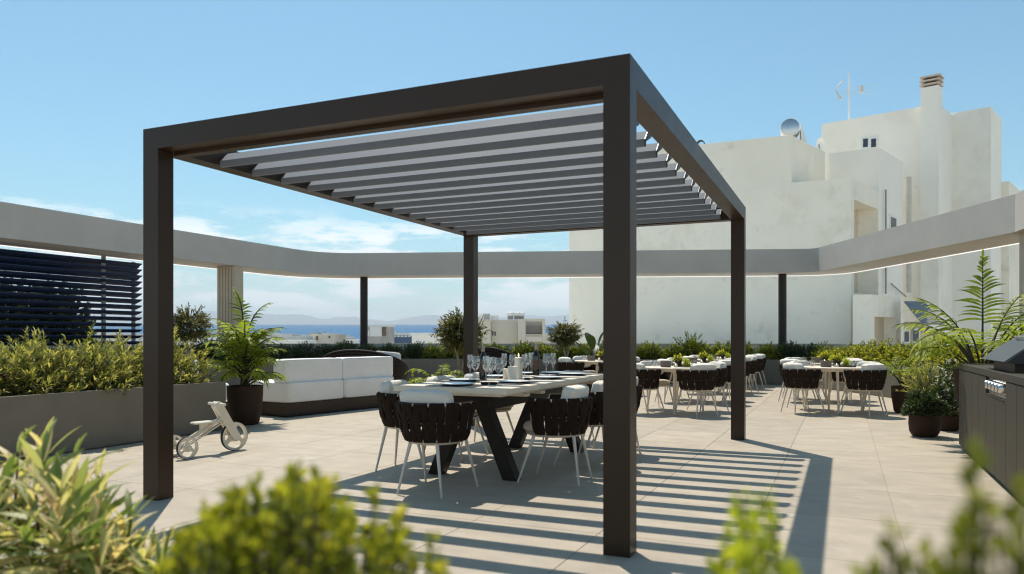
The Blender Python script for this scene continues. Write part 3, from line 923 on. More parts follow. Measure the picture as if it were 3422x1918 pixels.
# standard trees
def standard_tree(label, loc, seed, trunk_h, rx, rz, m, pot_h=0.55, pot_label=None, lean=(0.0, 0.0)):
    rng = np.random.default_rng(seed)
    t = plant('standard_tree', label, 'tree', loc)
    mb = MB()
    for k_ in range(3):
        a = 2.1 * k_ + .4
        top = (cos(a) * .14 + lean[0], sin(a) * .14 + lean[1], trunk_h)
        mb.tube([(cos(a) * .012, sin(a) * .012, 0), (cos(a) * .02, sin(a) * .02, trunk_h * .3), (cos(a) * .06 + lean[0] * .5, sin(a) * .06 + lean[1] * .5, trunk_h * .65), top], [.026, .022, .017, .011], 7)
        for q in range(4):
            b = a + rng.uniform(-1, 1)
            mb.tube([top, (top[0] + cos(b) * rx * .3, top[1] + sin(b) * rx * .3, trunk_h + rz * rng.uniform(.2, .6)), (top[0] + cos(b) * rx * .7, top[1] + sin(b) * rx * .7, trunk_h + rz * rng.uniform(.4, 1.4))], [.010, .006, .003], 5)
    part('trunk', mb, M['bark'], t, smooth=True)
    dat = list(shrub_data(rng, rx, rx, rz, 0.0, 300, 13, .12, .062, .019, spread=.95, upb=.05, rough=.15, shell=.45))
    dat2 = list(shrub_data(rng, rx * .95, rx * .95, rz * .6, 0.0, 190, 13, .11, .062, .019, spread=.95, upb=-.2, rough=.15, shell=.45))
    P2 = dat2[0].copy(); P2[:, 2] *= -1; D2 = dat2[1].copy(); D2[:, 2] *= -1
    P = np.r_[dat[0], P2] + np.array([lean[0], lean[1], trunk_h + rz * .42])
    d = (P, np.r_[dat[1], D2], np.r_[dat[2], dat2[2]], np.r_[dat[3], dat2[3]], np.r_[dat[4], dat2[4]])
    leafpart(t, 'crown', rng, d, m, droop=.2)
    if pot_label:
        pot('plant_pot', pot_label, (loc[0], loc[1], 0), [(0.15, 0), (0.19, 0.02), (0.25, .25), (0.27, pot_h)], pot_h - .04)
    return t


p = at(1537, 11.6, z=0)
standard_tree('olive-like standard tree with pale forked trunk beside the rear left pergola post', (p.x, p.y, .55), 91, .48, .37, .40, M['leaf_olive'], .60, 'wide brown pot of the standard tree beside the rear left pergola post')
p = at(1893, 17.6, z=0)
standard_tree('dark standard tree with slim pale trunk in front of the building edge', (p.x, p.y, .55), 92, .50, .37, .36, M['leaf_olive'], .58, 'brown pot of the dark standard tree behind the round tables', (-.05, .05))
standard_tree('round-headed standard tree rising behind the left planter hedge', (-10.9, 7.15, .60), 93, .58, .46, .42, M['leaf_olive'])

# strelitzia
p = at(1985, 17.2, z=0)
st = plant('strelitzia', 'dark big-leaved bird-of-paradise plant left of the front right post', 'plant', (p.x, p.y, .55))
rg = np.random.default_rng(95)
for i in range(8):
    a = i * 2.399; e = 1.35 - .09 * i if i < 5 else .9
    h_ = .45 - .03 * i
    tip = Vector((cos(a) * cos(e) * h_, sin(a) * cos(e) * h_, sin(e) * h_))
    L_ = .50
    rows = []
    for k in range(9):
        u = k / 8
        c = tip + Vector((cos(a) * cos(e), sin(a) * cos(e), sin(e))) * L_ * u + Vector((cos(a), sin(a), -1.2)) * .10 * u * u
        w = .10 * sin(pi * min(1, u * .92 + .08)) ** .7
        sd = Vector((-sin(a), cos(a), 0))
        rows.append([c - sd * w + Vector((0, 0, .03 * w * 10)), c, c + sd * w + Vector((0, 0, .03 * w * 10))])
    me = MB().grid(rows).mesh('leaf', M['leaf_dark'], True)
    at_ = me.attributes.new('tint', 'FLOAT', 'POINT'); at_.data.foreach_set('value', [rg.uniform(.2, .7)] * len(me.vertices))
    lf = link('leaf', me, st)
    part('stalk', MB().tube([(0, 0, 0), tuple(tip * .5), tuple(tip)], [.012, .010, .006], 6), M['stemdark'], lf)
pot('plant_pot', 'dark pot of the bird-of-paradise plant', (p.x, p.y, 0), [(0.15, 0), (0.19, 0.02), (0.22, .3), (0.23, .58)], .54, m=M['darkpot'])

# shefflera-like plant with hanging fingers and lime daisy plant behind the table
def umbrella_plant(name, label, loc, seed, n, hgt, spread, fl, fw, m, nf=8, droop=.55, flat=0.0):
    rng = np.random.default_rng(seed)
    t = plant(name, label, 'plant', loc)
    for i in range(n):
        a = i * 2.399 + rng.uniform(-.3, .3); rr = spread * sqrt((i + .5) / n); hh = hgt * (1 - .45 * (rr / spread) ** 2) * rng.uniform(.85, 1.08)
        c = np.array([cos(a) * rr, sin(a) * rr, hh])
        aa = np.arange(nf) * 2 * pi / nf + rng.uniform(0, 1)
        D = np.c_[np.cos(aa), np.sin(aa), np.full(nf, .25 - flat * .2)]
        me = leaf_mesh('leaf_whorl', np.repeat(c[None], nf, 0), D, fl * rng.uniform(.8, 1.15, nf), fw, m, rng, droop, np.clip(rng.normal(.55, .2, nf), 0, 1), .06, up=np.tile([0, 0, 1.0], (nf, 1)), shape=(.3, 1.0, .25))
        o = link('leaf_whorl', me, t)
        part('stalk', MB().tube([(0, 0, 0), (c[0] * .4, c[1] * .4, hh * .6), tuple(c)], [.006, .004, .003], 5), M['stemgreen'], o)
    return t


p = at(1466, 10.6, z=0)
fr = [(i * 2.399, 1.42 - .07 * (i % 6), .62 + .06 * (i % 7), 1.1 + .12 * (i % 5)) for i in range(15)]
pot('plant_pot', 'dark pot of the light green fern palm between sofa and dining table', (p.x, p.y, 0), [(0.12, 0), (0.15, 0.02), (0.18, .25), (0.18, .42)], .38, m=M['darkpot'])
make_palm('fern_palm', 'light green fern palm between sofa and dining table', (p.x, p.y, .38), 37, fr, .74, .15, .022, 17, bend=1.8, stalk=.35, base_r=.02)
p = at(1388, 9.7, z=0)
pot('plant_pot', 'low dark pot of the lime flowering plant behind the dining table', (p.x, p.y, 0), [(0.12, 0), (0.16, 0.02), (0.19, .2), (0.19, .38)], .35, m=M['darkpot'])
umbrella_plant('lime_plant', 'low plant with flat lime yellow rosettes behind the dining table corner', (p.x, p.y, .35), 97, 26, .30, .22, .045, .030, M['leaf_lime'], 7, .1, 1.0)
o = bpy.data.objects['lime_plant']; rg = np.random.default_rng(98)
dat = shrub_data(rg, .2, .2, .22, 0, 90, 8, .1, .05, .03)
leafpart(o, 'foliage', rg, dat, M['leaf_front'])

# ---------------------------------------------------------------- sofa, daybeds
def cushion_mb(sx, sy, sz, ex=0.28, n=10, wob=0.0, seed=0):
    """soft block: superellipsoid-like rounded box with wrinkles, centred"""
    rng = np.random.default_rng(seed); ph = rng.uniform(0, 6, 6)
    P = []
    nu, nv = 4 * n, 2 * n
    for j in range(nv + 1):
        v = -pi / 2 + pi * j / nv
        row = []
        for i in range(nu + 1):
            u = -pi + 2 * pi * i / nu
            f = lambda w: math.copysign(abs(w) ** ex, w)
            x, y, z = f(cos(v)) * f(cos(u)), f(cos(v)) * f(sin(u)), f(sin(v))
            d = 1 + wob * (sin(x * 9 + ph[0]) * sin(y * 7 + ph[1]) + .5 * sin(x * 17 + z * 9 + ph[2]))
            row.append((x * sx / 2 * d, y * sy / 2 * d, z * sz / 2 * (1 + wob * .8 * sin(x * 11 + y * 5 + ph[3]))))
        P.append(row)
    return MB().grid(P)


sofa_a = atan2(6.61 - 4.831, -6.127 + 6.447)
so = thing('sofa', 'white upholstered L-shaped sofa on a dark brown plinth seen from behind', 'sofa', (-6.447, 4.831, 0), sofa_a - pi / 2)
# local: +y along the back, -x towards the seat side
LEN = 2.36
part('plinth', MB().prism([(0, 0), (0, LEN), (-1.0, LEN), (-1.0, -0.02), (-0.52, 0.02)], 0.03, 0.205), M['sofa_base'], so)
part('plinth_recess', MB().prism([(-.05, .05), (-.05, LEN - .05), (-.95, LEN - .05), (-.95, .05)], 0.0, 0.03), M['hood_dark'], so)
for k in range(2):
    c0 = 0.02 + k * 1.17
    mb = cushion_mb(0.98, 1.165, 0.315, ex=.13, n=16, wob=.004, seed=k).xform(Matrix.Translation((-.505, c0 + .58, .36)))
    part('seat_cushion', mb, M['white_fabric'], so, smooth=True)
    mb = cushion_mb(0.27, 1.165, 0.355, ex=.13, n=16, wob=.008, seed=9 + k).xform(Matrix.Translation((-.20, c0 + .58, .680)))
    part('back_cushion', mb, M['white_fabric'], so, smooth=True)
# second sofa deeper in the corner, glimpsed left of the palm
s2 = thing('sofa', 'white low sofa end showing behind the palm pot and the planter', 'sofa', (-8.1, 4.4, 0))
part('plinth', MB().box(-.6, .6, -.45, .45, 0.0, .2), M['sofa_base'], s2)
part('seat_cushion', cushion_mb(1.2, .95, .3, n=10, wob=.006, seed=3).xform(Matrix.Translation((0, 0, .36))), M['white_fabric'], s2, smooth=True)
part('back_cushion', cushion_mb(.26, .95, .34, n=10, wob=.01, seed=4).xform(Matrix.Translation((-.1, -.1, .68))), M['white_fabric'], s2, smooth=True)


def daybed(label, loc, rz, w, hgt, clabel):
    """round rope lounger: shell of stacked rope ribs sweeping up to a tall back, cushion inside"""
    t = thing('rope_daybed', label, 'daybed', loc, rz, 'round dark rope daybeds')
    R = w / 2
    rib_n = 18
    for k in range(rib_n):
        u = k / (rib_n - 1)
        pts = []
        for i in range(41):
            a = radians(-150 + 300 * i / 40)
            f = (0.5 + 0.5 * cos(a)) ** 1.1
            top = .30 + (hgt - .30) * f
            z = .16 + (top - .16) * u
            rr = R * (0.86 + .14 * sin(u * pi * .55)) + .05 * u * f
            pts.append((sin(a) * rr, -cos(a) * rr, z))
        part('rope_rib', MB().tube(pts, .021, 6), M['rope'], t, smooth=True)
    P = []
    for j in range(9):
        u = j / 8; row = []
        for i in range(41):
            a = radians(-150 + 300 * i / 40); f = (0.5 + 0.5 * cos(a)) ** 1.1
            z = .16 + (.14 + (hgt - .30) * f) * u
            rr = R * (0.86 + .14 * sin(u * pi * .55)) + .05 * u * f - .02
            row.append((sin(a) * rr, -cos(a) * rr, z))
        P.append(row)
    part('shell', MB().grid(P), M['rope'], t, smooth=True)
    part('base', MB().lathe([(R * .7, 0), (R * .8, .05), (R * .84, .16)], 32), M['hood_dark'], t)
    part('mattress', MB().lathe([(R * .80, .16), (R * .84, .22), (R * .82, .33), (R * .7, .36)], 32), M['pillow_fabric'], t, smooth=True)
    if clabel:
        c = tag(link('throw_pillow', cushion_mb(.5, .16, .34, n=8, wob=.02, seed=5).mesh('throw_pillow', M['pillow_fabric'], True)), clabel, 'pillow')
        Rm = Matrix.Rotation(rz, 3, 'Z')
        c.location = Vector(loc) + Rm @ Vector((R * .62, -.30, .74)); c.rotation_euler = (-.35, .1, rz + .5)
    return t


daybed('large dark brown rope daybed behind the white sofa', (-7.40, 8.2, 0), .35, 1.6, .95, 'white pointed pillow leaning inside the rope daybed behind the sofa')
daybed('dark brown rope daybed behind the wine glasses of the long table', (-5.35, 10.1, 0), -.15, 1.15, .98, None)

# ---------------------------------------------------------------- chairs
def chair_r(z):
    s_ = max(0, min(1, (z - .40) / .285))
    return .218 + .066 * s_ ** .8


def make_chair(name, label, full):
    t = thing(name, label, 'chair')
    AM = radians(117)
    N = 19
    hp = lambda a, r, z: (sin(a) * r, -cos(a) * r * (1.0 if cos(a) > 0 else 1.12) + .0, z)
    # seat tray, rails and legs in cream metal
    part('seat_tray', MB().lathe([(0.19, .375), (0.215, .385), (0.225, .40), (0.21, .408)], 28, c=(0, .01, 0), sy=1.08), M['cream_metal'], t, smooth=True)
    for z, rad in ((.680, .0125), (.545, .008), (.412, .010)):
        pts = [hp(-AM + 2 * AM * i / 32, chair_r(z), z) for i in range(33)]
        part('rail', MB().tube(pts, rad, 7), M['cream_metal'], t, smooth=True)
    for sgn in (-1, 1):
        pts = [hp(sgn * AM, chair_r(z), z) for z in (.395, .50, .60, .665)] + [hp(sgn * (AM - .05), chair_r(.68), .680)]
        part('arm_end', MB().tube(pts, [.012, .013, .013, .013, .012], 7), M['cream_metal'], t, smooth=True)
        for (x, y, fx, fy) in ((.115, -.185, .19, -.25), (.195, .125, .236, .25)):
            part('leg', MB().tube([(sgn * x, y, .388), (sgn * fx, fy, 0.004)], [.0145, .0085], 10), M['cream_metal'], t, smooth=True)
    # wide straps looped over the rails
    rng = np.random.default_rng(3)
    allm = MB()
    for k in range(N):
        a = -AM + 2 * AM * (k + .5) / N
        half = AM / N * 1.03
        lean = 0.03 * (1 if k % 2 else -1)
        rings = []
        path = [(.398, .016), (.412, .017), (.44, .022 - .006 * (k % 2)), (.48, .018 + .008 * (k % 2)), (.515, .013 + .013 * (k % 2)), (.545, .013 + .007 * (k % 2)), (.575, .013 + .013 * (k % 2)), (.61, .018 + .008 * (k % 2)), (.65, .022 - .006 * (k % 2)), (.674, .020), (.690, .012), (.697, -.002), (.690, -.016), (.66, -.021), (.60, -.018), (.52, -.020)]
        for (z, off) in path:
            r = chair_r(z) + off
            u = (z - .40) / .29
            ca = a + lean * (u - .5)
            hw = half * (1.0 - .14 * max(math.exp(-((z - zz) / .016) ** 2) for zz in (.410, .545, .686)))
            sec = []
            out = 1 if off >= -.001 else -1
            for q, bul in ((-1, 0), (-.55, .006), (.55, .006), (1, 0)):
                sec.append(hp(ca + q * hw, r + bul * out, z))
            for q in (.9, -.9):
                sec.append(hp(ca + q * hw, r - .006 * out, z))
            rings.append(sec)
        mb = MB(); o_ = 0
        for sec in rings: mb.v += [tuple(p_) for p_ in sec]
        for i in range(len(rings) - 1):
            for j in range(6):
                j2 = (j + 1) % 6
                mb.f.append((i * 6 + j, i * 6 + j2, i * 6 + 6 + j2, i * 6 + 6 + j))
        if full: part('strap', mb, M['strap'], t, smooth=True)
        else: allm.add(mb.v, mb.f)
    if not full: part('woven_back', allm, M['strap'], t, smooth=True)
    part('seat_cushion', MB().lathe([(0.05, .408), (0.205, .412), (0.226, .43), (0.228, .455), (0.21, .478), (0.15, .488), (0.03, .490)], 32, c=(0, .03, 0), sy=1.08), M['seat_fabric'], t, smooth=True)
    # lumbar pillow following the curve
    mb = cushion_mb(.43, .135, .25, ex=.46, n=14, wob=.02, seed=11)
    mb.v = [(x, y + 1.05 * x * x * 1.0, z) for x, y, z in mb.v]
    mb.v = [(x + .006 * sin(z * 40 + x * 30), y + .010 * sin(x * 42) * (z + .1), z) for x, y, z in mb.v]
    mb.xform(Matrix.Translation((0, -.185, .665)) @ Matrix.Rotation(.16, 4, 'X'))
    part('back_pillow', mb, M['pillow_fabric'], t, smooth=True)
    return t


G1 = 'woven strap chairs around the long dining table'
ch = make_chair('woven_chair', 'x', True)
spots = [((-1.83, 1.13), 0.0, 'dark strap chair at the near end of the long table, fully in view'),
         ((-1.13, 1.90), pi / 2, 'dark strap chair on the right side of the long table, nearest to camera'),
         ((-1.10, 2.72), pi / 2 - .05, 'dark strap chair half hidden by the front right pergola post'),
         ((-1.12, 3.52), pi / 2, 'dark strap chair farthest along the right side of the long table'),
         ((-2.50, 1.86), -pi / 2 + .05, 'dark strap chair on the left side of the long table, nearest to camera'),
         ((-2.52, 2.72), -pi / 2, 'dark strap chair at the middle of the long table left side'),
         ((-2.52, 3.52), -pi / 2, 'dark strap chair farthest along the left side of the long table'),
         ((-1.83, 4.25), pi, 'dark strap chair at the far end of the long table')]
for i, ((x, y), rz, lb) in enumerate(spots):
    if i == 0:
        ch.location = (x, y, 0); ch.rotation_euler = (0, 0, rz); ch['label'] = lb; ch['group'] = G1
    else:
        copy_tree(ch, (x, y, 0), rz + (0, .05, -.09, .12, .06, -.10, .08, -.06)[i], lb, G1)

# round tables with four chairs each
def round_table(label, x, y):
    t = thing('round_table', label, 'table', (x, y, 0), group='round cream bistro tables')
    part('table_top', MB().lathe([(.30, .690), (.495, .692), (.50, .700), (.50, .712), (.494, .716)], 40), M['table_cream'], t, smooth=True)
    part('apron', MB().lathe([(.36, .650), (.38, .650), (.38, .688), (.36, .688)], 32, cap=False), M['table_cream'], t)
    for k in range(4):
        a = radians(-80 + 90 * k)
        part('leg', MB().tube([(cos(a) * .34, sin(a) * .34, .69), (cos(a) * .44, sin(a) * .44, 0.003)], [.022, .016], 10), M['table_cream'], t, smooth=True)
    return t


tabs = [(0.90, 9.07, 'right round table'), (-1.40, 8.00, 'nearest middle round table'), (-1.38, 10.20, 'second middle round table'), (-1.39, 12.57, 'third middle round table'),
        (-3.50, 10.75, 'distant left round table'), (0.68, 11.25, 'rear right round table'), (-1.36, 14.55, 'farthest middle round table')]
tl = {0: 'cream round table standing alone at the right with four strap chairs', 1: 'cream round table nearest behind the front right pergola post', 2: 'cream round table second in the middle row',
      3: 'cream round table third in the middle row', 4: 'cream round table seen left of the front right post beyond the long table', 5: 'cream round table close behind the right hand one', 6: 'cream round table farthest back in the middle row'}
G2 = 'woven strap chairs around the round tables'
fc = make_chair('woven_chair', 'x', False)
first = True
seat = {(-1, -1): 'near left', (1, -1): 'near right', (1, 1): 'far right', (-1, 1): 'far left'}
for i, (x, y, nm) in enumerate(tabs):
    round_table(tl[i], x, y)
    for (sx, sy), sn in seat.items():
        if i == 6 and sx < 0: continue
        ox, oy = sx * .43 + random.uniform(-.02, .02), sy * .42 + random.uniform(-.02, .02)
        rz = atan2(-ox, oy) + pi + random.uniform(-.12, .12)
        lb = 'dark strap chair at the ' + sn + ' side of the ' + nm
        if first:
            fc.location = (x + ox, y + oy, 0); fc.rotation_euler = (0, 0, rz); fc['label'] = lb; fc['group'] = G2; first = False
        else:
            copy_tree(fc, (x + ox, y + oy, 0), rz, lb, G2)

# things on the round tables
def proto_items():
    d = {}
    t = thing('ceramic_bowl', 'x', 'bowl'); part('body', MB().lathe([(.075, 0), (.08, .005), (.083, .095), (.078, .10), (.074, .095), (.07, .01)], 24), M['taupe'], t, smooth=True); d['bowl'] = t
    t = thing('tea_light', 'x', 'candle'); part('holder', MB().lathe([(.03, 0), (.033, .055)], 16, cap=False), M['glass'], t, smooth=True)
    part('wax', MB().lathe([(.028, .003), (.028, .035)], 16), M['wax'], t); part('flame', MB().lathe([(.001, .036), (.006, .044), (.001, .06)], 8), M['flame'], t); d['candle'] = t
    t = thing('table_plant', 'x', 'plant'); part('pot', MB().lathe([(.048, 0), (.055, .11), (.05, .11), (.046, .09)], 20), M['darkpot'], t, smooth=True)
    rg = np.random.default_rng(7); dat = shrub_data(rg, .085, .085, .19, .09, 60, 6, .05, .035, .016); leafpart(t, 'foliage', rg, dat, M['leaf_back']); d['plant'] = t
    t = thing('flower_tray', 'x', 'tray'); part('tray', MB().lathe([(.02, 0), (.13, 0), (.145, .015), (.14, .018), (.02, .008)], 28), M['darkpot'], t, smooth=True)
    rg = np.random.default_rng(8); dat = shrub_data(rg, .06, .06, .13, .015, 120, 6, .04, .02, .012, shell=.6); leafpart(t, 'blossom', rg, dat, M['leaf_lime']); d['tray'] = t
    t = thing('glass_tumbler', 'x', 'glass'); part('bowl', MB().lathe([(.03, .002), (.036, .02), (.044, .06), (.040, .10), (.039, .10), (.042, .06), (.034, .022)], 20, cap=False), M['glass'], t, smooth=True); d['glass'] = t
    return d


PI_ = proto_items()
place = [('bowl', -.17, -.12, 'taupe ceramic bowl'), ('candle', -.02, -.16, 'small lit tea light'), ('plant', .06, .02, 'little plant in a black pot'), ('tray', .17, -.08, 'dark tray with a lime green bloom'), ('glass', .32, .06, 'clear short tumbler'), ('glass', -.30, .10, 'second clear tumbler')]
usedp = set()
ang = -0.25
for i, (x, y, nm) in enumerate(tabs[:6]):
    for kind, ox, oy, lb in place:
        if i == 4 and ox > .2: continue
        # keep the row of things facing the terrace front
        c_, s_ = cos(YAW), sin(YAW)
        px_, py_ = x + ox * c_ - oy * s_, y + ox * s_ + oy * c_
        src = PI_[kind]
        lab = lb + ' on the ' + nm
        if kind not in usedp:
            src.location = (px_, py_, .7165); src['label'] = lab; src['group'] = 'table settings of the round tables'; usedp.add(kind)
        else:
            copy_tree(src, (px_, py_, .7165), random.uniform(-.3, .3), lab, 'table settings of the round tables')

# ---------------------------------------------------------------- long dining table
ZTB = .785
lt = thing('dining_table', 'long cream-topped dining table on dark splayed legs under the pergola', 'table', (-1.82, 2.62, 0))
xw0, xw1, yl0, yl1 = -2.325, -1.31, 1.30, 3.95
part('table_top', MB().cbox(xw0, xw1, yl0, yl1, ZTB - .042, ZTB, .003), M['table_cream'], lt, world=True)
part('sub_frame', MB().box(xw0 + .06, xw1 - .06, yl0 + .05, yl1 - .05, ZTB - .066, ZTB - .0425), M['table_cream'], lt, world=True)
for yy in (1.75, 2.1, 3.2, 3.55):
    part('batten', MB().box(xw0 + .10, xw1 - .03, yy, yy + .09, ZTB - .090, ZTB - .0665), M['table_cream'], lt, world=True)
part('spine_beam', MB().cbox(-1.99, -1.66, 1.70, 3.52, .575, .694, .004), M['table_leg'], lt, world=True)
for yy in (1.77, 3.45):
    for sg in (-1, 1):
        a = Vector((-1.825 + sg * .10, yy, .60)); b = Vector((-1.825 + sg * .355, yy, 0.001))
        w = .062; dpt = .055
        vs = []
        for c_, hw in ((b, w), (a, w)):
            for (dx, dy) in ((-1, -1), (1, -1), (1, 1), (-1, 1)):
                vs.append((c_.x + dx * hw, c_.y + dy * dpt, c_.z))
        part('leg', MB().add(vs, [(3, 2, 1, 0), (4, 5, 6, 7), (0, 1, 5, 4), (1, 2, 6, 5), (2, 3, 7, 6), (3, 0, 4, 7)]), M['table_leg'], lt, world=True)

# settings: placemat, plate, cutlery, glasses
pos = [(-2.02, 1.60, 0, 'near end'), (-1.57, 2.03, 1, 'right side, first place'), (-1.57, 2.80, 1, 'right side, middle place'), (-1.57, 3.55, 1, 'right side, last place'),
       (-2.10, 2.10, -1, 'left side, first place'), (-2.10, 2.81, -1, 'left side, middle place'), (-2.10, 3.50, -1, 'left side, last place'), (-1.83, 3.74, 0, 'far end')]
pos[0] = (-1.85, 1.53, 0, 'near end')
gm = {}
for i, (x, y, sd, nm) in enumerate(pos):
    rot = 0 if sd == 0 else pi / 2
    if i == 0:
        gm['mat'] = tag(part('placemat', MB().cbox(-.22, .22, -.155, .155, 0, .004, .001), M['mat']), None, 'placemat', 'dark placemats on the long table')
        gm['plate'] = tag(part('dinner_plate', MB().lathe([(.05, 0), (.09, .001), (.145, .014), (.147, .017), (.14, .0165), (.092, .006), (.02, .005)], 40), M['plate'], smooth=True), None, 'plate', 'white dinner plates on the long table')
        k = thing('cutlery', 'x', 'cutlery', group='cutlery beside the plates')
        part('knife', MB().cbox(.165, .178, -.10, .11, 0, .003, .001), M['steel'], k)
        part('fork', MB().cbox(-.178, -.165, -.10, .09, 0, .003, .001), M['steel'], k)
        gm['cut'] = k
    for key in ('mat', 'plate', 'cut'):
        o = gm[key] if i == 0 else copy_tree(gm[key], (0, 0, 0), 0)
        o.location = (x, y, ZTB + (.0045 if key == 'cut' else .0045 if key == 'plate' else 0.0005)); o.rotation_euler = (0, 0, rot)
        o['label'] = {'mat': 'dark rectangular placemat', 'plate': 'white porcelain dinner plate', 'cut': 'steel knife and fork'}[key] + ' on the long table, ' + nm

wp = [(.032, 0), (.034, .002), (.012, .007), (.005, .014), (.004, .09), (.008, .10), (.026, .118), (.038, .145), (.041, .17), (.036, .205), (.030, .228), (.029, .228), (.035, .205), (.0395, .17), (.036, .146), (.02, .118), (.002, .108)]
fl_ = [(.030, 0), (.032, .002), (.010, .007), (.0045, .014), (.004, .085), (.008, .10), (.022, .12), (.030, .15), (.031, .175), (.026, .235), (.025, .235), (.0295, .175), (.028, .15), (.018, .12), (.002, .108)]
wg = thing('wine_glass', 'x', 'glass', group='wine glasses on the long table'); part('bowl', MB().lathe([(r_, z_) for r_, z_ in wp[5:]], 24, cap=False), M['glass'], wg, smooth=True); part('stem', MB().lathe(wp[:6], 20), M['glass'], wg, smooth=True)
fg = thing('champagne_glass', 'x', 'glass', group='slim glasses on the long table'); part('bowl', MB().lathe([(r_, z_) for r_, z_ in fl_[5:]], 24, cap=False), M['glass'], fg, smooth=True); part('stem', MB().lathe(fl_[:6], 20), M['glass'], fg, smooth=True)
gl = [(-2.12, 2.28, 1, 'slim glass leftmost on the table before the left bottle'), (-1.97, 2.09, 0, 'round wine glass second from the left on the table'), (-1.79, 1.93, 1, 'slim glass right of the left wine bottle'),
      (-1.60, 1.60, 1, 'slim glass nearest to the table front edge'), (-1.71, 1.88, 0, 'round wine glass behind the front slim glass'), (-1.55, 1.68, 0, 'round wine glass nearest to the table front, right of the slim one'),
      (-2.06, 2.91, 1, 'slim glass left of the tall candle'), (-1.93, 2.83, 0, 'round wine glass directly behind the small candle'), (-1.72, 2.63, 1, 'slim glass right of the candles'),
      (-2.07, 3.56, 0, 'round wine glass left of the right bottle'), (-2.00, 3.47, 1, 'slim glass touching the right bottle in view'), (-1.80, 3.40, 0, 'round wine glass right of the right bottle'), (-1.72, 3.39, 1, 'rightmost slim glass on the long table')]
u = [False, False]
for x, y, k, lb in gl:
    src = (wg, fg)[k]
    if not u[k]: src.location = (x, y, ZTB + .001); src['label'] = lb; u[k] = True
    else: copy_tree(src, (x, y, ZTB + .001), random.uniform(0, 3), lb)
bt = thing('wine_bottle', 'dark wine bottle standing toward the left end of the table', 'bottle', (-2.05, 2.41, ZTB + .001), group='dark wine bottles')
part('body', MB().lathe([(.032, 0), (.037, .004), (.0375, .19), (.034, .215), (.018, .245), (.0145, .262)], 28), M['bottle'], bt, smooth=True)
part('paper_label', MB().lathe([(.0379, .06), (.0379, .155)], 28, cap=False), M['label'], bt, smooth=True)
part('neck_foil', MB().lathe([(.0150, .262), (.0145, .30), (.0155, .302), (.0155, .325)], 20), M['foil'], bt, smooth=True)
copy_tree(bt, (-1.91, 3.39, ZTB + .001), 1.2, 'dark wine bottle standing right of the candles')
for x, y, r, hh, lb, lit in ((-1.80, 2.67, .039, .205, 'tall white lit pillar candle', True), (-1.80, 2.53, .046, .125, 'thick middle-height white pillar candle', False), (-1.885, 2.56, .028, .10, 'smallest white pillar candle', False)):
    t = thing('pillar_candle', lb, 'candle', (x, y, ZTB + .001), group='white pillar candles')
    part('wax', MB().lathe([(r, 0), (r, hh - .004), (r - .006, hh), (r - .014, hh - .006), (.004, hh - .007)], 24), M['wax'], t, smooth=True)
    part('wick', MB().tube([(0, 0, hh - .008), (.001, 0, hh + .006)], .0012, 5), M['hood_dark'], t)
    if lit: part('flame', MB().lathe([(.0005, hh + .004), (.006, hh + .014), (.004, hh + .026), (.0003, hh + .042)], 10), M['flame'], t, smooth=True)
for x, y, r_, lb in ((-1.66, 1.72, .6, 'crumpled black napkin between the front glasses'), (-1.62, 2.45, 1.9, 'crumpled black napkin behind the first right plate')):
    n_ = tag(part('napkin', cushion_mb(.13, .05, .022, n=6, wob=.12, seed=int(r_ * 10)), M['napkin'], smooth=True), lb, 'napkin')
    n_.location = (x, y, ZTB + .013); n_.rotation_euler = (0, 0, r_)

# ---------------------------------------------------------------- toddler bike
fw_ = Vector((-4.781, 2.081, 0)); rw_ = Vector((-4.921, 1.51, 0))
bd = (fw_ - rw_); wb = bd.length
bk = thing('toddler_bike', 'cream wooden toddler bike with big front wheel beside the left post', 'bike', tuple(rw_), atan2(bd.y, bd.x))


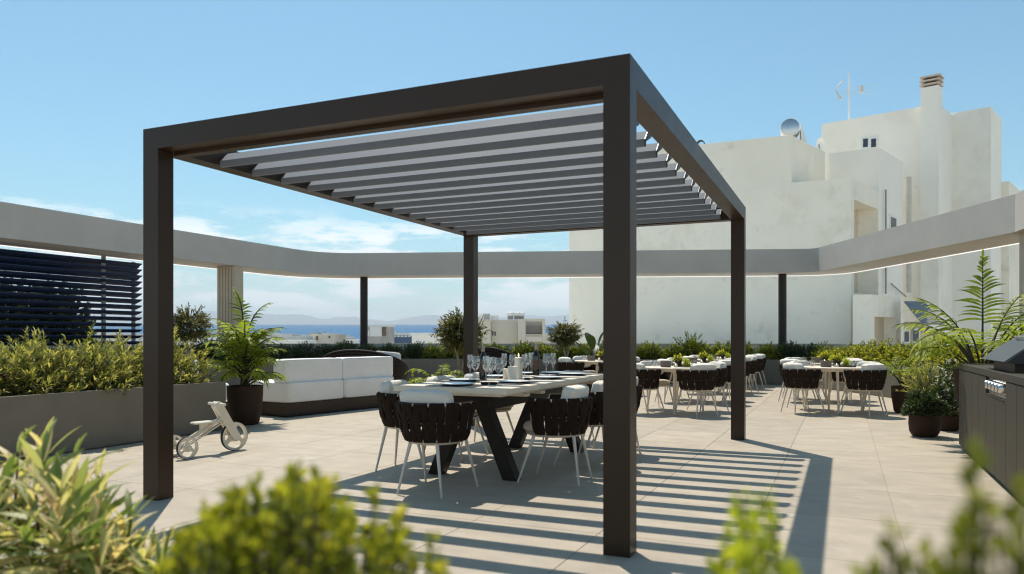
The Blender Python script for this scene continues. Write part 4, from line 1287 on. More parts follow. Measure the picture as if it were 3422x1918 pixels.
def wheel(parent, x, y, R, th, holes, nm):
    """disc wheel with three rounded cut-outs, axis along local y"""
    t = bpy.data.objects.new(nm, None); COL.objects.link(t); t.parent = parent; t.location = (x, y, R)
    ri, ro, rh = R * .30, R * .80, R
    mb = MB(); seg = 48
    def ringpts(r, yy): return [(cos(2 * pi * i / seg) * r, yy, sin(2 * pi * i / seg) * r) for i in range(seg)]
    # outer rim
    def annulus(r0, r1):
        o = len(mb.v)
        for (r, yy) in ((r0, -th), (r1, -th), (r1, th), (r0, th)): mb.v.extend(ringpts(r, yy))
        for q in range(4):
            for i in range(seg):
                j = (i + 1) % seg; q2 = (q + 1) % 4
                mb.f.append((o + q * seg + i, o + q * seg + j, o + q2 * seg + j, o + q2 * seg + i))
    annulus(ro, rh * .965); annulus(R * .02, ri)
    for k_ in range(3):
        a0 = 2 * pi * k_ / 3 + pi / 2
        # broad spoke flaring to hub and rim
        pts = []
        for u_ in np.linspace(0, 1, 7):
            r = ri * .8 + (ro * 1.05 - ri * .8) * u_
            hw = (.30 + .55 * (2 * u_ - 1) ** 2) * R * .34
            pts.append((r, hw))
        left = [(r, -h_) for r, h_ in pts]; right = [(r, h_) for r, h_ in pts][::-1]
        poly = left + right
        c_, s_ = cos(a0), sin(a0)
        n_ = len(pts); o = len(mb.v)
        for yy in (-th * .9, th * .9):
            for (r, h_) in pts: mb.v.append((r * c_ + h_ * s_, yy, r * s_ - h_ * c_)); mb.v.append((r * c_ - h_ * s_, yy, r * s_ + h_ * c_))
        for i in range(n_ - 1):
            b0 = o + 2 * i; b1 = o + 2 * n_ + 2 * i
            mb.f += [(b0, b0 + 1, b0 + 3, b0 + 2), (b1, b1 + 2, b1 + 3, b1 + 1), (b0, b0 + 2, b1 + 2, b1), (b0 + 1, b1 + 1, b1 + 3, b0 + 3)]
    part('disc', mb, M['bike'], t)
    mb = MB(); o = 0
    for (r, yy) in ((R * .966, -th * 1.05), (R, -th * .8), (R, th * .8), (R * .966, th * 1.05)): mb.v.extend(ringpts(r, yy))
    for q in range(3):
        for i in range(seg):
            j = (i + 1) % seg; mb.f.append((q * seg + i, q * seg + j, (q + 1) * seg + j, (q + 1) * seg + i))
    part('tyre', mb, M['rubber'], t, smooth=True)
    part('hub', MB().tube([(0, -th * 1.5, 0), (0, th * 1.5, 0)], R * .09, 14), M['steel'], t)
    return t


RF, RR = .150, .108
wheel(bk, wb, 0, RF, .018, 3, 'front_wheel'); wheel(bk, 0, -.13, RR, .016, 3, 'rear_wheel'); wheel(bk, 0, .13, RR, .016, 3, 'rear_wheel')


def slab(p0, p1, w, y0, y1, n=10):
    """flat board with round ends between p0 and p1 in the local xz-plane"""
    p0, p1 = Vector(p0), Vector(p1); d = (p1 - p0).normalized(); s_ = Vector((-d.y, d.x))
    pts = []
    for i in range(n + 1):
        a = -pi / 2 + pi * i / n; q = p1 + (d * cos(a) + s_ * sin(a)) * w; pts.append(q)
    for i in range(n + 1):
        a = pi / 2 + pi * i / n; q = p0 + (d * cos(a) + s_ * sin(a)) * w; pts.append(q)
    m_ = len(pts)
    vs = [(q.x, y0, q.y) for q in pts] + [(q.x, y1, q.y) for q in pts]
    fs = [tuple(range(m_)), tuple(range(2 * m_ - 1, m_ - 1, -1))] + [(j, i, m_ + i, m_ + j) for i in range(m_) for j in [(i + 1) % m_]]
    return MB().add(vs, fs)


for y0 in (-.047, .025):
    part('fork_board', slab((wb, RF), (wb - .195, RF + .335), .041, y0, y0 + .022), M['bike'], bk, smooth=True)
part('fork_bridge', slab((wb - .13, RF + .24), (wb - .195, RF + .335), .038, -.024, .024), M['bike'], bk, smooth=True)
part('handle_bar', MB().tube([(wb - .198, -.15, RF + .35), (wb - .198, .15, RF + .35)], .014, 12), M['bike'], bk, smooth=True)
for y0 in (-.028, .028):
    part('frame_tube', MB().tube([(wb - .13, y0, RF + .215), (.0, y0, RR + .02)], .011, 8), M['bike'], bk, smooth=True)
    part('frame_tube', MB().tube([(wb - .115, y0, RF + .175), (.06, y0, RR + .0)], .008, 8), M['bike'], bk, smooth=True)
part('rear_axle', MB().tube([(0, -.14, RR), (0, .14, RR)], .010, 10), M['steel'], bk, smooth=True)
part('seat', MB().cbox(.13, .37, -.06, .06, .315, .335, .008), M['bike'], bk)
part('seat_bracket', MB().box(.21, .28, -.02, .02, .22, .314), M['bike'], bk)

# ---------------------------------------------------------------- outdoor kitchen on the right
kc = thing('kitchen_counter', 'olive grey boarded outdoor kitchen counter at the right edge', 'counter', (2.17, 5.317, 0))
HC = .906
ys = [5.317, 4.89, 4.469, 4.058, 3.661, 3.232, 2.80, 2.40, 1.97, 1.55, 1.12, .70, .28, -.15, -.57]
for a, b in zip(ys, ys[1:]):
    top = .843 if not (2.79 < b + .01 and a < 3.67) else .680
    part('plank', MB().cbox(2.17, 2.20, b + .0025, a - .0025, .05, top, .0025), M['counter'], kc, world=True)
part('carcass', MB().box(2.203, 2.95, -.57, 5.30, .05, .843), M['hood_dark'], kc, world=True)
part('end_panel', MB().cbox(2.172, 2.98, 5.301, 5.325, .05, .843, .002), M['counter'], kc, world=True)
part('toe_kick', MB().box(2.24, 2.93, -.5, 5.26, 0, .05), M['hood_dark'], kc, world=True)
part('worktop', MB().cbox(2.165, 3.0, -.6, 5.33, .850, HC, .003), M['counter'], kc, world=True)
part('control_surround', MB().cbox(2.171, 2.20, 2.805, 3.655, .684, .7005, .001), M['counter'], kc, world=True)
gr = thing('gas_grill', 'built-in gas grill with angular steel hood on the counter', 'grill', (2.5, 3.4, HC))
part('control_panel', MB().cbox(2.188, 2.2025, 2.815, 3.645, .704, .840, .001), M['steel'], gr, world=True)
for k in range(5):
    y = 3.50 - k * .145
    part('knob', MB().tube([(2.187, y, .785), (2.150, y, .785), (2.138, y, .785)], [.036, .036, .030], 18), M['steel'], gr, smooth=True, world=True)
    part('knob_light', MB().tube([(2.187, y + .02, .726), (2.182, y + .02, .726)], .006, 10), M['steel'], gr, world=True)
part('fire_box', MB().prism([(2.262, 2.98), (2.262, 3.88), (2.86, 3.88), (2.86, 2.98)], HC + .001, .975), M['sofa_base'], gr, world=True)
hp_ = [(2.175, .992), (2.262, .976), (2.90, .976), (2.90, 1.20), (2.72, 1.27), (2.55, 1.245), (2.36, 1.135), (2.25, 1.052)]
part('hood', MB().extrude([(a, b) for a, b in hp_], (0, 2.90, 0), (1, 0, 0), (0, 0, 1), (0, 1, 0), 1.05), M['hood'], gr, world=True)
part('hood_side', MB().extrude([(a + (.02 if i == 0 else 0), b - (.012 if i > 2 else 0)) for i, (a, b) in enumerate(hp_)], (0, 2.884, 0), (1, 0, 0), (0, 0, 1), (0, 1, 0), .0155), M['hood_dark'], gr, world=True)
part('hood_handle', MB().tube([(2.42, 3.06, 1.165), (2.395, 3.06, 1.185), (2.395, 3.74, 1.185), (2.42, 3.74, 1.165)], .009, 8), M['steel'], gr, smooth=True, world=True)

# ---------------------------------------------------------------- neighbouring white building
def cf(r, d):      # camera-frame (right, forward) to world xy
    return Vector((CAM[0] + r * CY - d * SY, CAM[1] + r * SY + d * CY))


class Blk:
    """box whose near vertical edge is at photo column pC and depth d; front face runs left to column pL, side face right to column pR"""
    def __init__(s, pL, pC, pR, d, ua, va=42.0):
        u = Vector((-sin(radians(ua)), cos(radians(ua)))); v = Vector((sin(radians(va)), cos(radians(va))))
        s.c = Vector(((pC - CXP) / FPX * d, d)); s.u, s.v = u, v
        s.tl = s.par(pL, u); s.tr = s.par(pR, v); s.d = d

    def par(s, px, dr):
        k = (px - CXP) / FPX
        return (k * s.c.y - s.c.x) / (dr.x - k * dr.y)

    def P(s, a, b):     # a metres along front, b metres along side -> world xy
        q = s.c + s.u * a + s.v * b
        return cf(q.x, q.y)

    def foot(s, back=None):
        b = s.tr if back is None else back
        return [tuple(s.P(0, 0)), tuple(s.P(s.tl, 0)), tuple(s.P(s.tl, b)), tuple(s.P(0, b))]

    def depth(s, a, b): return (s.c + s.u * a + s.v * b).y

    def front_rect(s, px0, px1, py0, py1, out0, out1):
        """box on the front face between photo columns/rows"""
        a0, a1 = s.par(px0, s.u), s.par(px1, s.u)
        z0, z1 = zpx(py1, s.depth((a0 + a1) / 2, 0)), zpx(py0, s.depth((a0 + a1) / 2, 0))
        return MB().prism([tuple(s.P(a0, out0)), tuple(s.P(a1, out0)), tuple(s.P(a1, out1)), tuple(s.P(a0, out1))], z0, z1)

    def side_rect(s, px0, px1, py0, py1, out0, out1):
        b0, b1 = s.par(px0, s.v), s.par(px1, s.v)
        dm = s.depth(0, (b0 + b1) / 2)
        return MB().prism([tuple(s.P(out0, b0)), tuple(s.P(out0, b1)), tuple(s.P(out1, b1)), tuple(s.P(out1, b0))], zpx(py1, dm), zpx(py0, dm))


GZ = -13.5
z6 = lambda x, y: (2240 + x / 2.1235, 220 + y / 2.1235)
z7 = lambda x, y: (2700 + x / 2.579, 600 + y / 2.579)
wbld = thing('white_building', 'big white rendered neighbouring building with stepped blocks and a chimney', 'building', (*cf(12, 30), GZ))
A = Blk(1902, 2842.8, 2937, 28.0, 66)
zA = zpx(z6(0, 795)[1], 28.0)


def wall_with_hole(B, pxs, rows, zb, zt, thick, side=True):
    """side or front wall as pieces round one opening"""
    pass


# A2: lower main volume; side wall with two recessed openings built from pieces
dA = A.tr
ft = A.foot()
part('main_block', MB().prism([tuple(A.P(.9, 0)), tuple(A.P(A.tl, 0)), tuple(A.P(A.tl, dA)), tuple(A.P(.9, dA))], GZ, zA), M['plaster'], wbld, world=True)
# corner strip around the side openings (opening 1: 1305..1475 x 945..1215 in zoom, opening 2 lower)
o1 = [A.par(z6(1305, 0)[0], A.v), A.par(z6(1475, 0)[0], A.v)]
zt1 = zpx(z6(0, 985)[1], A.depth(0, (o1[0] + o1[1]) / 2)); zb1 = zpx(z7(0, 990)[1], A.depth(0, (o1[0] + o1[1]) / 2))
def sidepiece(b0, b1, z0, z1, nm='side_wall', m='plaster', a0=0.0, a1=.899):
    part(nm, MB().prism([tuple(A.P(a0, b0)), tuple(A.P(a1, b0)), tuple(A.P(a1, b1)), tuple(A.P(a0, b1))], z0, z1), M[m], wbld, world=True)
sidepiece(0, o1[0], GZ, zA); sidepiece(o1[1], dA, GZ, zA); sidepiece(o1[0], o1[1], zt1, zA); sidepiece(o1[0], o1[1], GZ, zb1)
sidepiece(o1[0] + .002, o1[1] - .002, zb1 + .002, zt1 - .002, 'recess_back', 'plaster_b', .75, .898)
# A1: upper part at the left, flush above
a1 = A.par(2644.6, A.u)
zA1 = zpx(450.8, A.depth(a1, 0)); 
A1 = Blk(1902, 2644.6, 2767, A.depth(a1, 0), 66)
zA1L = zA1 - 0.25
part('upper_block', MB().prism([tuple(A.P(a1, 0)), tuple(A.P(A.tl, 0)), tuple(A.P(A.tl, 3.6)), tuple(A.P(a1, 3.6))], zA + .001, zA1), M['plaster'], wbld, world=True)
# B stair block
B = Blk(2767, 2937, 3017, A.depth(0, dA) + .02, 57, 42)
zB = zpx(492, B.d)
part('stair_block', MB().prism(B.foot(), GZ, zB), M['plaster_w'], wbld, world=True)
# C rear wall
C = Blk(2745.5, 3139, 3147, B.depth(0, B.tr) + .35, 50)
zC = zpx(345, C.d)
part('rear_block', MB().prism(C.foot(6.0), GZ, zC), M['plaster_w'], wbld, world=True)
# chimney
ch_ = MB()
c0, c1 = C.par(3081, C.u), C.par(3141, C.u)
zch = zpx(288, C.d)
cfp = lambda a, b: tuple(C.P(a, b))
chim = part('chimney', MB().prism([cfp(c1, -.25), cfp(c0, -.25), cfp(c0, .45), cfp(c1, .45)], GZ, zch), M['plaster_w'], wbld, world=True)
for k in range(3):
    zz = zch + .02 + k * .17
    o = part('chimney_tile', MB().prism([cfp(c1 - .03 - .02 * k, -.30), cfp(c0 + .03, -.30), cfp(c0 + .03, .5), cfp(c1 - .03 - .02 * k, .5)], zz + .055, zz + .125), M['terra'], chim, world=True)
part('chimney_pot', MB().prism([cfp(c1 + .12, -.12), cfp(c0 - .12, -.12), cfp(c0 - .12, .3), cfp(c1 + .12, .3)], zch, zch + .5), M['hood_dark'], chim, world=True)
# D right block
D = Blk(3143, 3311, 3347, C.d + .9, 50, 42)
zD = zpx(356, D.d)
part('right_block', MB().prism(D.foot(), GZ, zD), M['plaster_w'], wbld, world=True)
E = Blk(3312, 3372, 3440, D.depth(0, D.tr) - .2, 50, 42)
part('end_block', MB().prism(E.foot(), GZ, zpx(605, E.d)), M['plaster'], wbld, world=True)
# windows
def window(B_, mbk, px0, px1, py0, py1, side=False, split=True):
    f = B_.side_rect if side else B_.front_rect
    w = part('window', f(px0, px1, py0, py1, -.05, .04), M['white_wall'], wbld, world=True)
    n_ = 2 if split else 1
    for k in range(n_):
        a, b = px0 + (px1 - px0) * (k / n_ + .10), px0 + (px1 - px0) * ((k + 1) / n_ - .10)
        part('pane', f(a, b, py0 + (py1 - py0) * .16, py1 - (py1 - py0) * .1, -.062, -.03), M['win'], w, world=True)
window(C, None, 2880, 2934, 458, 496)
window(B, None, *[z6(x, 0)[0] for x in (1552, 1598)], z6(0, 1060)[1], z6(0, 1180)[1], True, False)
# pipes on the side walls
for px_, r_, y0, y1, m_ in ((z7(648, 0)[0], .035, z7(0, 90)[1], z7(0, 985)[1], 'pipe_dark'), (z7(848, 0)[0], .11, z7(0, -20)[1], z7(0, 975)[1], 'pipe')):
    b_ = B.par(px_, B.v); q = B.P(-.10, b_); dd = B.depth(0, b_)
    part('drain_pipe', MB().tube([(q.x, q.y, zpx(y1, dd)), (q.x, q.y, zpx(y0, dd))], r_, 10), M[m_], wbld, smooth=True, world=True)
b0_, b1_ = B.par(z7(672, 0)[0], B.v), B.par(z7(800, 0)[0], B.v)
q0, q1 = B.P(-.2, b0_), B.P(-.2, b1_)
part('drain_pipe', MB().tube([(q0.x, q0.y, zpx(z7(0, 900)[1], B.depth(0, b0_))), (q1.x, q1.y, zpx(z7(0, 1010)[1], B.depth(0, b1_)))], .03, 8), M['pipe_dark'], wbld, smooth=True, world=True)
# small front annexe with opening
F = Blk(2850, z7(545, 0)[0], z7(800, 0)[0], 26.6, 66, 48)
zF = zpx(z7(0, 990)[1], 26.6)
fo0, fo1 = F.par(z7(573, 0)[0], F.v), F.par(z7(757, 0)[0], F.v)
zFo = zpx(z7(0, 1185)[1], F.depth(0, (fo0 + fo1) / 2))
Fp = lambda a, b: tuple(F.P(a, b))
part('annexe', MB().prism([Fp(.5, 0), Fp(F.tl, 0), Fp(F.tl, F.tr), Fp(.5, F.tr)], GZ, zF), M['plaster'], wbld, world=True)
for (x0_, x1_, z0_, z1_) in ((0, fo0, GZ, zF), (fo1, F.tr, GZ, zF), (fo0, fo1, zFo, zF)):
    part('annexe_wall', MB().prism([Fp(0, x0_), Fp(.499, x0_), Fp(.499, x1_), Fp(0, x1_)], z0_, z1_), M['plaster'], wbld, world=True)
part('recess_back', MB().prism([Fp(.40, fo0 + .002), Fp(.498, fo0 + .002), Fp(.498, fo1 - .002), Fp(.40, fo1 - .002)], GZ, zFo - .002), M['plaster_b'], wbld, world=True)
# lean-to with sheet roof, tile edge and two windows
lt0 = [cf((z7(x, 0)[0] - CXP) / FPX * d_, d_) for x, d_ in ((830, 27.6), (985, 26.4), (1150, 26.6), (1010, 28.2))]
zz0, zz1 = zpx(z7(0, 1060)[1], 27.6), zpx(z7(0, 1250)[1], 26.4)
vs = [(lt0[0].x, lt0[0].y, zz0), (lt0[1].x, lt0[1].y, zz1), (lt0[2].x, lt0[2].y, zz1), (lt0[3].x, lt0[3].y, zz0)]
part('sheet_awning', MB().add(vs + [(x, y, z + .06) for x, y, z in vs], [(3, 2, 1, 0), (4, 5, 6, 7), (0, 1, 5, 4), (1, 2, 6, 5), (2, 3, 7, 6), (3, 0, 4, 7)]), M['sheet'], wbld, world=True)
Lw = Blk(z7(828, 0)[0], z7(990, 0)[0], z7(1180, 0)[0], 27.4, 80, 60)
part('lean_to_wall', MB().prism(Lw.foot(), GZ, zpx(z7(0, 1225)[1], 27.4)), M['plaster_b'], wbld, world=True)
part('lean_to_cornice', Lw.side_rect(z7(992, 0)[0], z7(1180, 0)[0], z7(0, 1250)[1], z7(0, 1310)[1], -.22, .02), M['plaster_w'], wbld, world=True)
window(Lw, None, z7(838, 0)[0], z7(882, 0)[0], z7(0, 1290)[1], z7(0, 1410)[1], False, False)
window(Lw, None, z7(908, 0)[0], z7(968, 0)[0], z7(0, 1280)[1], z7(0, 1410)[1], False, False)

# rooftop things
q = A.P(a1 - .4, 1.0)
q = cf((2640 - CXP) / FPX * 30.2, 30.2)
zt_ = zA1
tk = thing('solar_tank', 'shiny round-ended solar water tank on the white building roof', 'water tank', (q.x, q.y, zt_))
zc = zpx(433, 30.2)
dv = Vector((CAM[0] - q.x, CAM[1] - q.y, 0)).normalized()
part('drum', MB().tube([Vector((0, 0, zc - zt_)) + dv * .35, Vector((0, 0, zc - zt_)) - dv * .9], .36, 28), M['white_wall'], tk, smooth=True)
part('end_plate', MB().tube([Vector((0, 0, zc - zt_)) + dv * .352, Vector((0, 0, zc - zt_)) + dv * .37], [.345, .30], 28), M['steel'], tk, smooth=True)
part('stand', MB().box(-.25, .25, -.25, .25, 0, zc - zt_ - .3), M['pipe_dark'], tk)
part('collector_panel', MB().prism([(.42, -.15), (.62, .0), (.55, .5), (.35, .4)], 0, [.75, .12, .12, .75]), M['white_wall'], tk)
q = cf((2737 - CXP) / FPX * 33.5, 33.5)
dsh = thing('satellite_dish', 'white satellite dish left of the rear wall', 'satellite dish', (q.x, q.y, zC - 3))
part('reflector', MB().lathe([(.02, 0), (.14, .02), (.29, .08), (.285, .085), (.14, .03)], 24, cap=False).xform(Matrix.Translation((0, 0, zpx(482, 33.5) - zC + 3)) @ Matrix.Rotation(YAW + .5, 4, 'Z') @ Matrix.Rotation(radians(100), 4, 'X')), M['white_wall'], dsh, smooth=True)
part('mast', MB().tube([(0, 0, -1.2), (0, 0, zpx(482, 33.5) - zC + 3)], .03, 8), M['pipe_dark'], dsh)
q = cf((2342 - CXP) / FPX * 32.0, 32.0)
vt = thing('roof_vent', 'small dark ribbed roof vent at the building edge', 'vent', (q.x, q.y, zpx(486, 32)))
for k in range(5):
    part('fin', MB().tube([(cos(a_) * .17, (k - 2) * .06, sin(a_) * .2) for a_ in np.linspace(0, pi, 9)], .018, 5), M['hood_dark'], vt)
# television aerial
an_d = C.depth(C.par(2837, C.u), 0) + .35
q = cf((2837 - CXP) / FPX * an_d, an_d)
za0, za1 = zC - .3, zpx(245, an_d)
an = thing('tv_aerial', 'thin television aerial on a striped mast above the white building', 'aerial', (q.x, q.y, za0))
part('mast', MB().tube([(0, 0, 0), (0, 0, za1 - za0)], .035, 8), M['white_wall'], an, smooth=True)
mpp = an_d / FPX
rt = Vector((CY, SY, 0))
def ap(px_, py_): return rt * ((px_ - 2837) * mpp) + Vector((0, 0, zpx(py_, an_d) - za0))
for (p0, p1) in (((2812, 303), (2922, 280)), ((2812, 315), (2922, 310)), ((2812, 306), (2922, 296))):
    part('boom', MB().tube([ap(*p0), ap(*p1)], .010, 5), M['pipe'], an)
part('reflector', MB().add([ap(2790, 301), ap(2813, 270) + Vector((SY, -CY, 0)) * .10, ap(2813, 270) - Vector((SY, -CY, 0)) * .10, ap(2808, 333) + Vector((SY, -CY, 0)) * .10, ap(2808, 333) - Vector((SY, -CY, 0)) * .10,
                            ap(2793, 301), ap(2816, 270) + Vector((SY, -CY, 0)) * .10, ap(2816, 270) - Vector((SY, -CY, 0)) * .10, ap(2811, 333) + Vector((SY, -CY, 0)) * .10, ap(2811, 333) - Vector((SY, -CY, 0)) * .10],
                           [(0, 1, 2), (0, 4, 3), (5, 7, 6), (5, 8, 9), (1, 6, 7, 2), (3, 4, 9, 8), (0, 5, 6, 1), (0, 3, 8, 5), (0, 2, 7, 5), (0, 5, 9, 4)]), M['pipe'], an)
part('feed_box', MB().add([ap(2876, 285), ap(2884, 285), ap(2884, 308), ap(2876, 308)] + [ap(a_, b_) + Vector((-SY, CY, 0)) * .12 for a_, b_ in ((2876, 285), (2884, 285), (2884, 308), (2876, 308))],
                          [(0, 1, 2, 3), (7, 6, 5, 4), (0, 4, 5, 1), (1, 5, 6, 2), (2, 6, 7, 3), (3, 7, 4, 0)]), M['pipe'], an)

# ---------------------------------------------------------------- town below, sea, hills
gv, gf_ = [], []
rows = [(-200, GZ), (20, GZ), (300, GZ), (412, GZ + 3), (424, -1.9)]
gw = MB()
P = []
for d_, z_ in rows:
    P.append([(*cf(r_, d_), z_) for r_ in (-900, -500, -200, 0, 200, 500, 900)])
gw.grid(P)
tag(part('town_ground', gw, M['ground']), kind='structure')
P = []
for d_, z_ in ((421, 4.0 - 294 * .0197), (715, 4.0), (1500, 4.0 + 785 * .0197), (3000, 4 + 2285 * .0197), (5100, 4 + 4385 * .0197)):
    P.append([(*cf(r_ * d_ / 1000, d_), z_ + zpx(1084, d_) * 0) for r_ in np.linspace(-1600, 1600, 17)])
seao = MB().grid(P)
# sheet rises so that its far edge sits on the photographed sea line
dz = zpx(1084, 5100) - (4 + 4385 * .0197)
seao.v = [(x, y, z) for x, y, z in seao.v]
tag(part('sea', seao, M['sea'], smooth=True), kind='structure')
SEA_SLOPE = .0197
# added white slab, hidden below the parapet, bounces sunlight onto the white wall
wr = thing('added_bounce_roof', 'unseen white slab added below the parapet to bounce light onto the white building', 'building', (*cf(6, 24), GZ))
part('body', MB().prism([tuple(cf(-9.0, 24.5)), tuple(cf(1.0, 22.4)), tuple(cf(9.0, 20.6)), tuple(cf(13.0, 21.5)), tuple(cf(12.0, 26.4)), tuple(cf(2.4, 31.5)), tuple(cf(-9.0, 33))], GZ, 0.55), M['bounce_white'], wr, world=True)

ridge = [(-900, 1050), (-300, 1058), (200, 1046), (420, 1052), (560, 1050), (640, 1040), (694, 1038), (760, 1046), (828, 1046), (873, 1046), (910, 1051), (940, 1051), (1000, 1050), (1030, 1054), (1085, 1066), (1136, 1059), (1186, 1060), (1240, 1068), (1298, 1073), (1359, 1062), (1400, 1056), (1432, 1051), (1470, 1054), (1510, 1058), (1600, 1063), (1706, 1060), (1762, 1051), (1823, 1057), (1860, 1056), (1901, 1051), (2050, 1048), (2300, 1060), (2700, 1052), (3200, 1062), (4200, 1055)]
hb = MB()
rgh = np.random.default_rng(3)
xs = np.arange(-900, 4200, 18)
yr = np.interp(xs, [r_[0] for r_ in ridge], [r_[1] for r_ in ridge]) + rgh.normal(size=len(xs)) * .7
P = []
for d_, fz in ((10600, 0), (10900, .30), (11400, .62), (12000, 1.0), (13000, .5)):
    row = []
    for x_, y_ in zip(xs, yr):
        p_ = cf((x_ - CXP) / FPX * d_, d_)
        zbase = zpx(1092, 10600); ztop = zpx(y_, 12000)
        row.append((p_.x, p_.y, zbase + (ztop - zbase) * fz * (1 + .10 * sin(x_ * .03 + d_) * (fz < 1))))
    P.append(row)
tag(part('hills', hb.grid(P), M['hill'], smooth=True), kind='structure')


def bld(name, label, px0, px1, py, d, m, depth=8, group=None, ang=0.0, cat='building', zb=GZ):
    """box-shaped building whose front shows between two photo columns with its roof line at row py"""
    x0, x1 = (px0 - CXP) / FPX * d, (px1 - CXP) / FPX * d
    zt = zpx(py, d)
    t = thing(name, label, cat, (*cf((x0 + x1) / 2, d), zb), group=group)
    w = x1 - x0
    q = [(x0, d), (x1, d + ang * w), (x1 - ang * depth, d + depth + ang * w), (x0 - ang * depth, d + depth)]
    part('wall', MB().prism([tuple(cf(*p_)) for p_ in q], zb, zt - .25), m, t, world=True)
    e = .12
    part('roof', MB().prism([tuple(cf(*p_)) for p_ in ((x0 - e, d - e), (x1 + e, d + ang * w - e), (x1 + e - ang * depth, d + depth + ang * w + e), (x0 - e - ang * depth, d + depth + e))], zt - .249, zt), M['white_wall'] if m is not M['beige_wall'] else M['beige_wall'], t, world=True)
    t['_d'] = d
    return t


def fwin(t, px0, px1, py0, py1, d, m=None, out=.06, nm='window'):
    x0, x1 = (px0 - CXP) / FPX * d, (px1 - CXP) / FPX * d
    return part(nm, MB().prism([tuple(cf(x0, d - out)), tuple(cf(x1, d - out)), tuple(cf(x1, d + .05)), tuple(cf(x0, d + .05))], zpx(py1, d), zpx(py0, d)), m or M['win'], t, world=True)


zt28 = lambda x, y: (1180 + x / 2.8, 1000 + y / 2.8)
dB = 85.0
b = bld('apartment_building', 'beige apartment building with shaded balconies above the hedge, sea behind', 1466, 1640, 1067, dB, M['beige_wall'], 10)
part('rear_wing', MB().prism([tuple(cf(*p_)) for p_ in (((1641 - CXP) / FPX * dB, dB + 1.2), ((1729 - CXP) / FPX * dB, dB + 1.2), ((1729 - CXP) / FPX * dB, dB + 11), ((1641 - CXP) / FPX * dB, dB + 11))], GZ, zpx(1068, dB)), M['beige_wall'], b, world=True)
part('balcony_tower', MB().prism([tuple(cf(*p_)) for p_ in (((1730 - CXP) / FPX * dB, dB - .6), ((1756 - CXP) / FPX * dB, dB - .6), ((1756 - CXP) / FPX * dB, dB + 11), ((1730 - CXP) / FPX * dB, dB + 11))], GZ, zpx(1066, dB)), M['beige_wall'], b, world=True)
part('balcony_tower', MB().prism([tuple(cf(*p_)) for p_ in (((1756.5 - CXP) / FPX * dB, dB + 1.8), ((1818 - CXP) / FPX * dB, dB + 1.8), ((1818 - CXP) / FPX * dB, dB + 11), ((1756.5 - CXP) / FPX * dB, dB + 11))], GZ, zpx(1069, dB)), M['beige_wall'], b, world=True)
part('side_fin', MB().prism([tuple(cf(*p_)) for p_ in (((1813 - CXP) / FPX * dB, dB - .6), ((1821 - CXP) / FPX * dB, dB - .6), ((1821 - CXP) / FPX * dB, dB + 2.2), ((1813 - CXP) / FPX * dB, dB + 2.2))], GZ, zpx(1065, dB)), M['beige_wall'], b, world=True)
for (y0, y1) in ((1065, 1074), (1117, 1121), (1124, 1142)):
    fwin(b, 1756.8, 1812.6, y0, y1, dB - .3, M['beige_wall'], .25, 'balcony_slab')
fwin(b, 1757.5, 1812, 1088, 1112, dB + .9, M['sheet'], .05, 'roller_awning')
fwin(b, 1760, 1808, 1108, 1118, dB + 1.7, M['win'], .06)
for x0 in (1644, 1652):
    fwin(b, x0, x0 + 5, 1108, 1122, dB + 1.2)
for (x0, x1, y0, dd, m_) in ((1618, 1637, 1049, 3, 'grey_wall'), (1640, 1668, 1055, 4, 'white_wall'), (1600, 1617, 1051, 5, 'white_wall')):
    fwin(b, x0, x1, y0, 1067, dB + dd, M[m_], 1.0, 'roof_hut')
for x0 in (1706, 1728, 1742):
    q = cf((x0 - CXP) / FPX * (dB + 2), dB + 2)
    rt_ = thing('roof_tank', 'small white water tank on the beige apartment roof, ' + {1706: 'left', 1728: 'middle', 1742: 'right'}[x0], 'water tank', (q.x, q.y, zpx(1066, dB)))
    part('drum', MB().tube([(-.35, 0, .62), (.35, 0, .62)], .26, 12), M['white_wall'], rt_, smooth=True)
    part('stand', MB().box(-.3, .3, -.15, .15, 0, .4), M['pipe_dark'], rt_)
b = bld('white_block', 'plain white block left of the beige apartment building', 1376, 1466, 1112, 60, M['white_wall'], 6)
b = bld('blue_hall', 'low dark blue glazed building right of the weathered hut', 1300, 1376, 1116, 170, M['blue_wall'], 12)
for k in range(6): fwin(b, 1303 + k * 12, 1312 + k * 12, 1121, 1126, 170, M['white_wall'], .1)
b = bld('weathered_hut', 'patchy weathered rooftop structure with rusty brown end right of the left column', 1216, 1298, 1086, 120, M['grey_wall'], 6)
fwin(b, 1236, 1276, 1092, 1124, 120, M['white_wall'], .12, 'pale_panel'); fwin(b, 1277, 1290, 1092, 1122, 120, M['brownwood'], .12, 'rusty_panel')
fwin(b, 1222, 1234, 1104, 1124, 120, M['white_wall'], .10, 'pale_panel')
b = bld('cream_house', 'small cream house with two dark openings left of the left column', 1045, 1118, 1117, 118, M['beige_wall'], 8)
fwin(b, 1056, 1063, 1123, 1139, 118, M['brownwood'], .1); fwin(b, 1098, 1104, 1122, 1130, 118)
b = bld('long_white_roof', 'long pale flat-roofed building right of the potted palm', 905, 1010, 1137, 110, M['white_wall'], 10)
b = bld('white_terrace_house', 'pale grey-white house just right of the potted palm', 903, 948, 1115, 300, M['white_wall'], 12)
b = bld('dark_blue_house', 'white house with a dark blue balcony behind the left standard tree', 582, 668, 1112, 90, M['white_wall'], 8)
fwin(b, 606, 640, 1117, 1140, 90, M['blue_wall'], .3, 'balcony'); fwin(b, 640, 664, 1112, 1128, 90, M['win'], .1)
rg = np.random.default_rng(12)
GT = 'small pale houses of the town by the sea'
n_ = 0
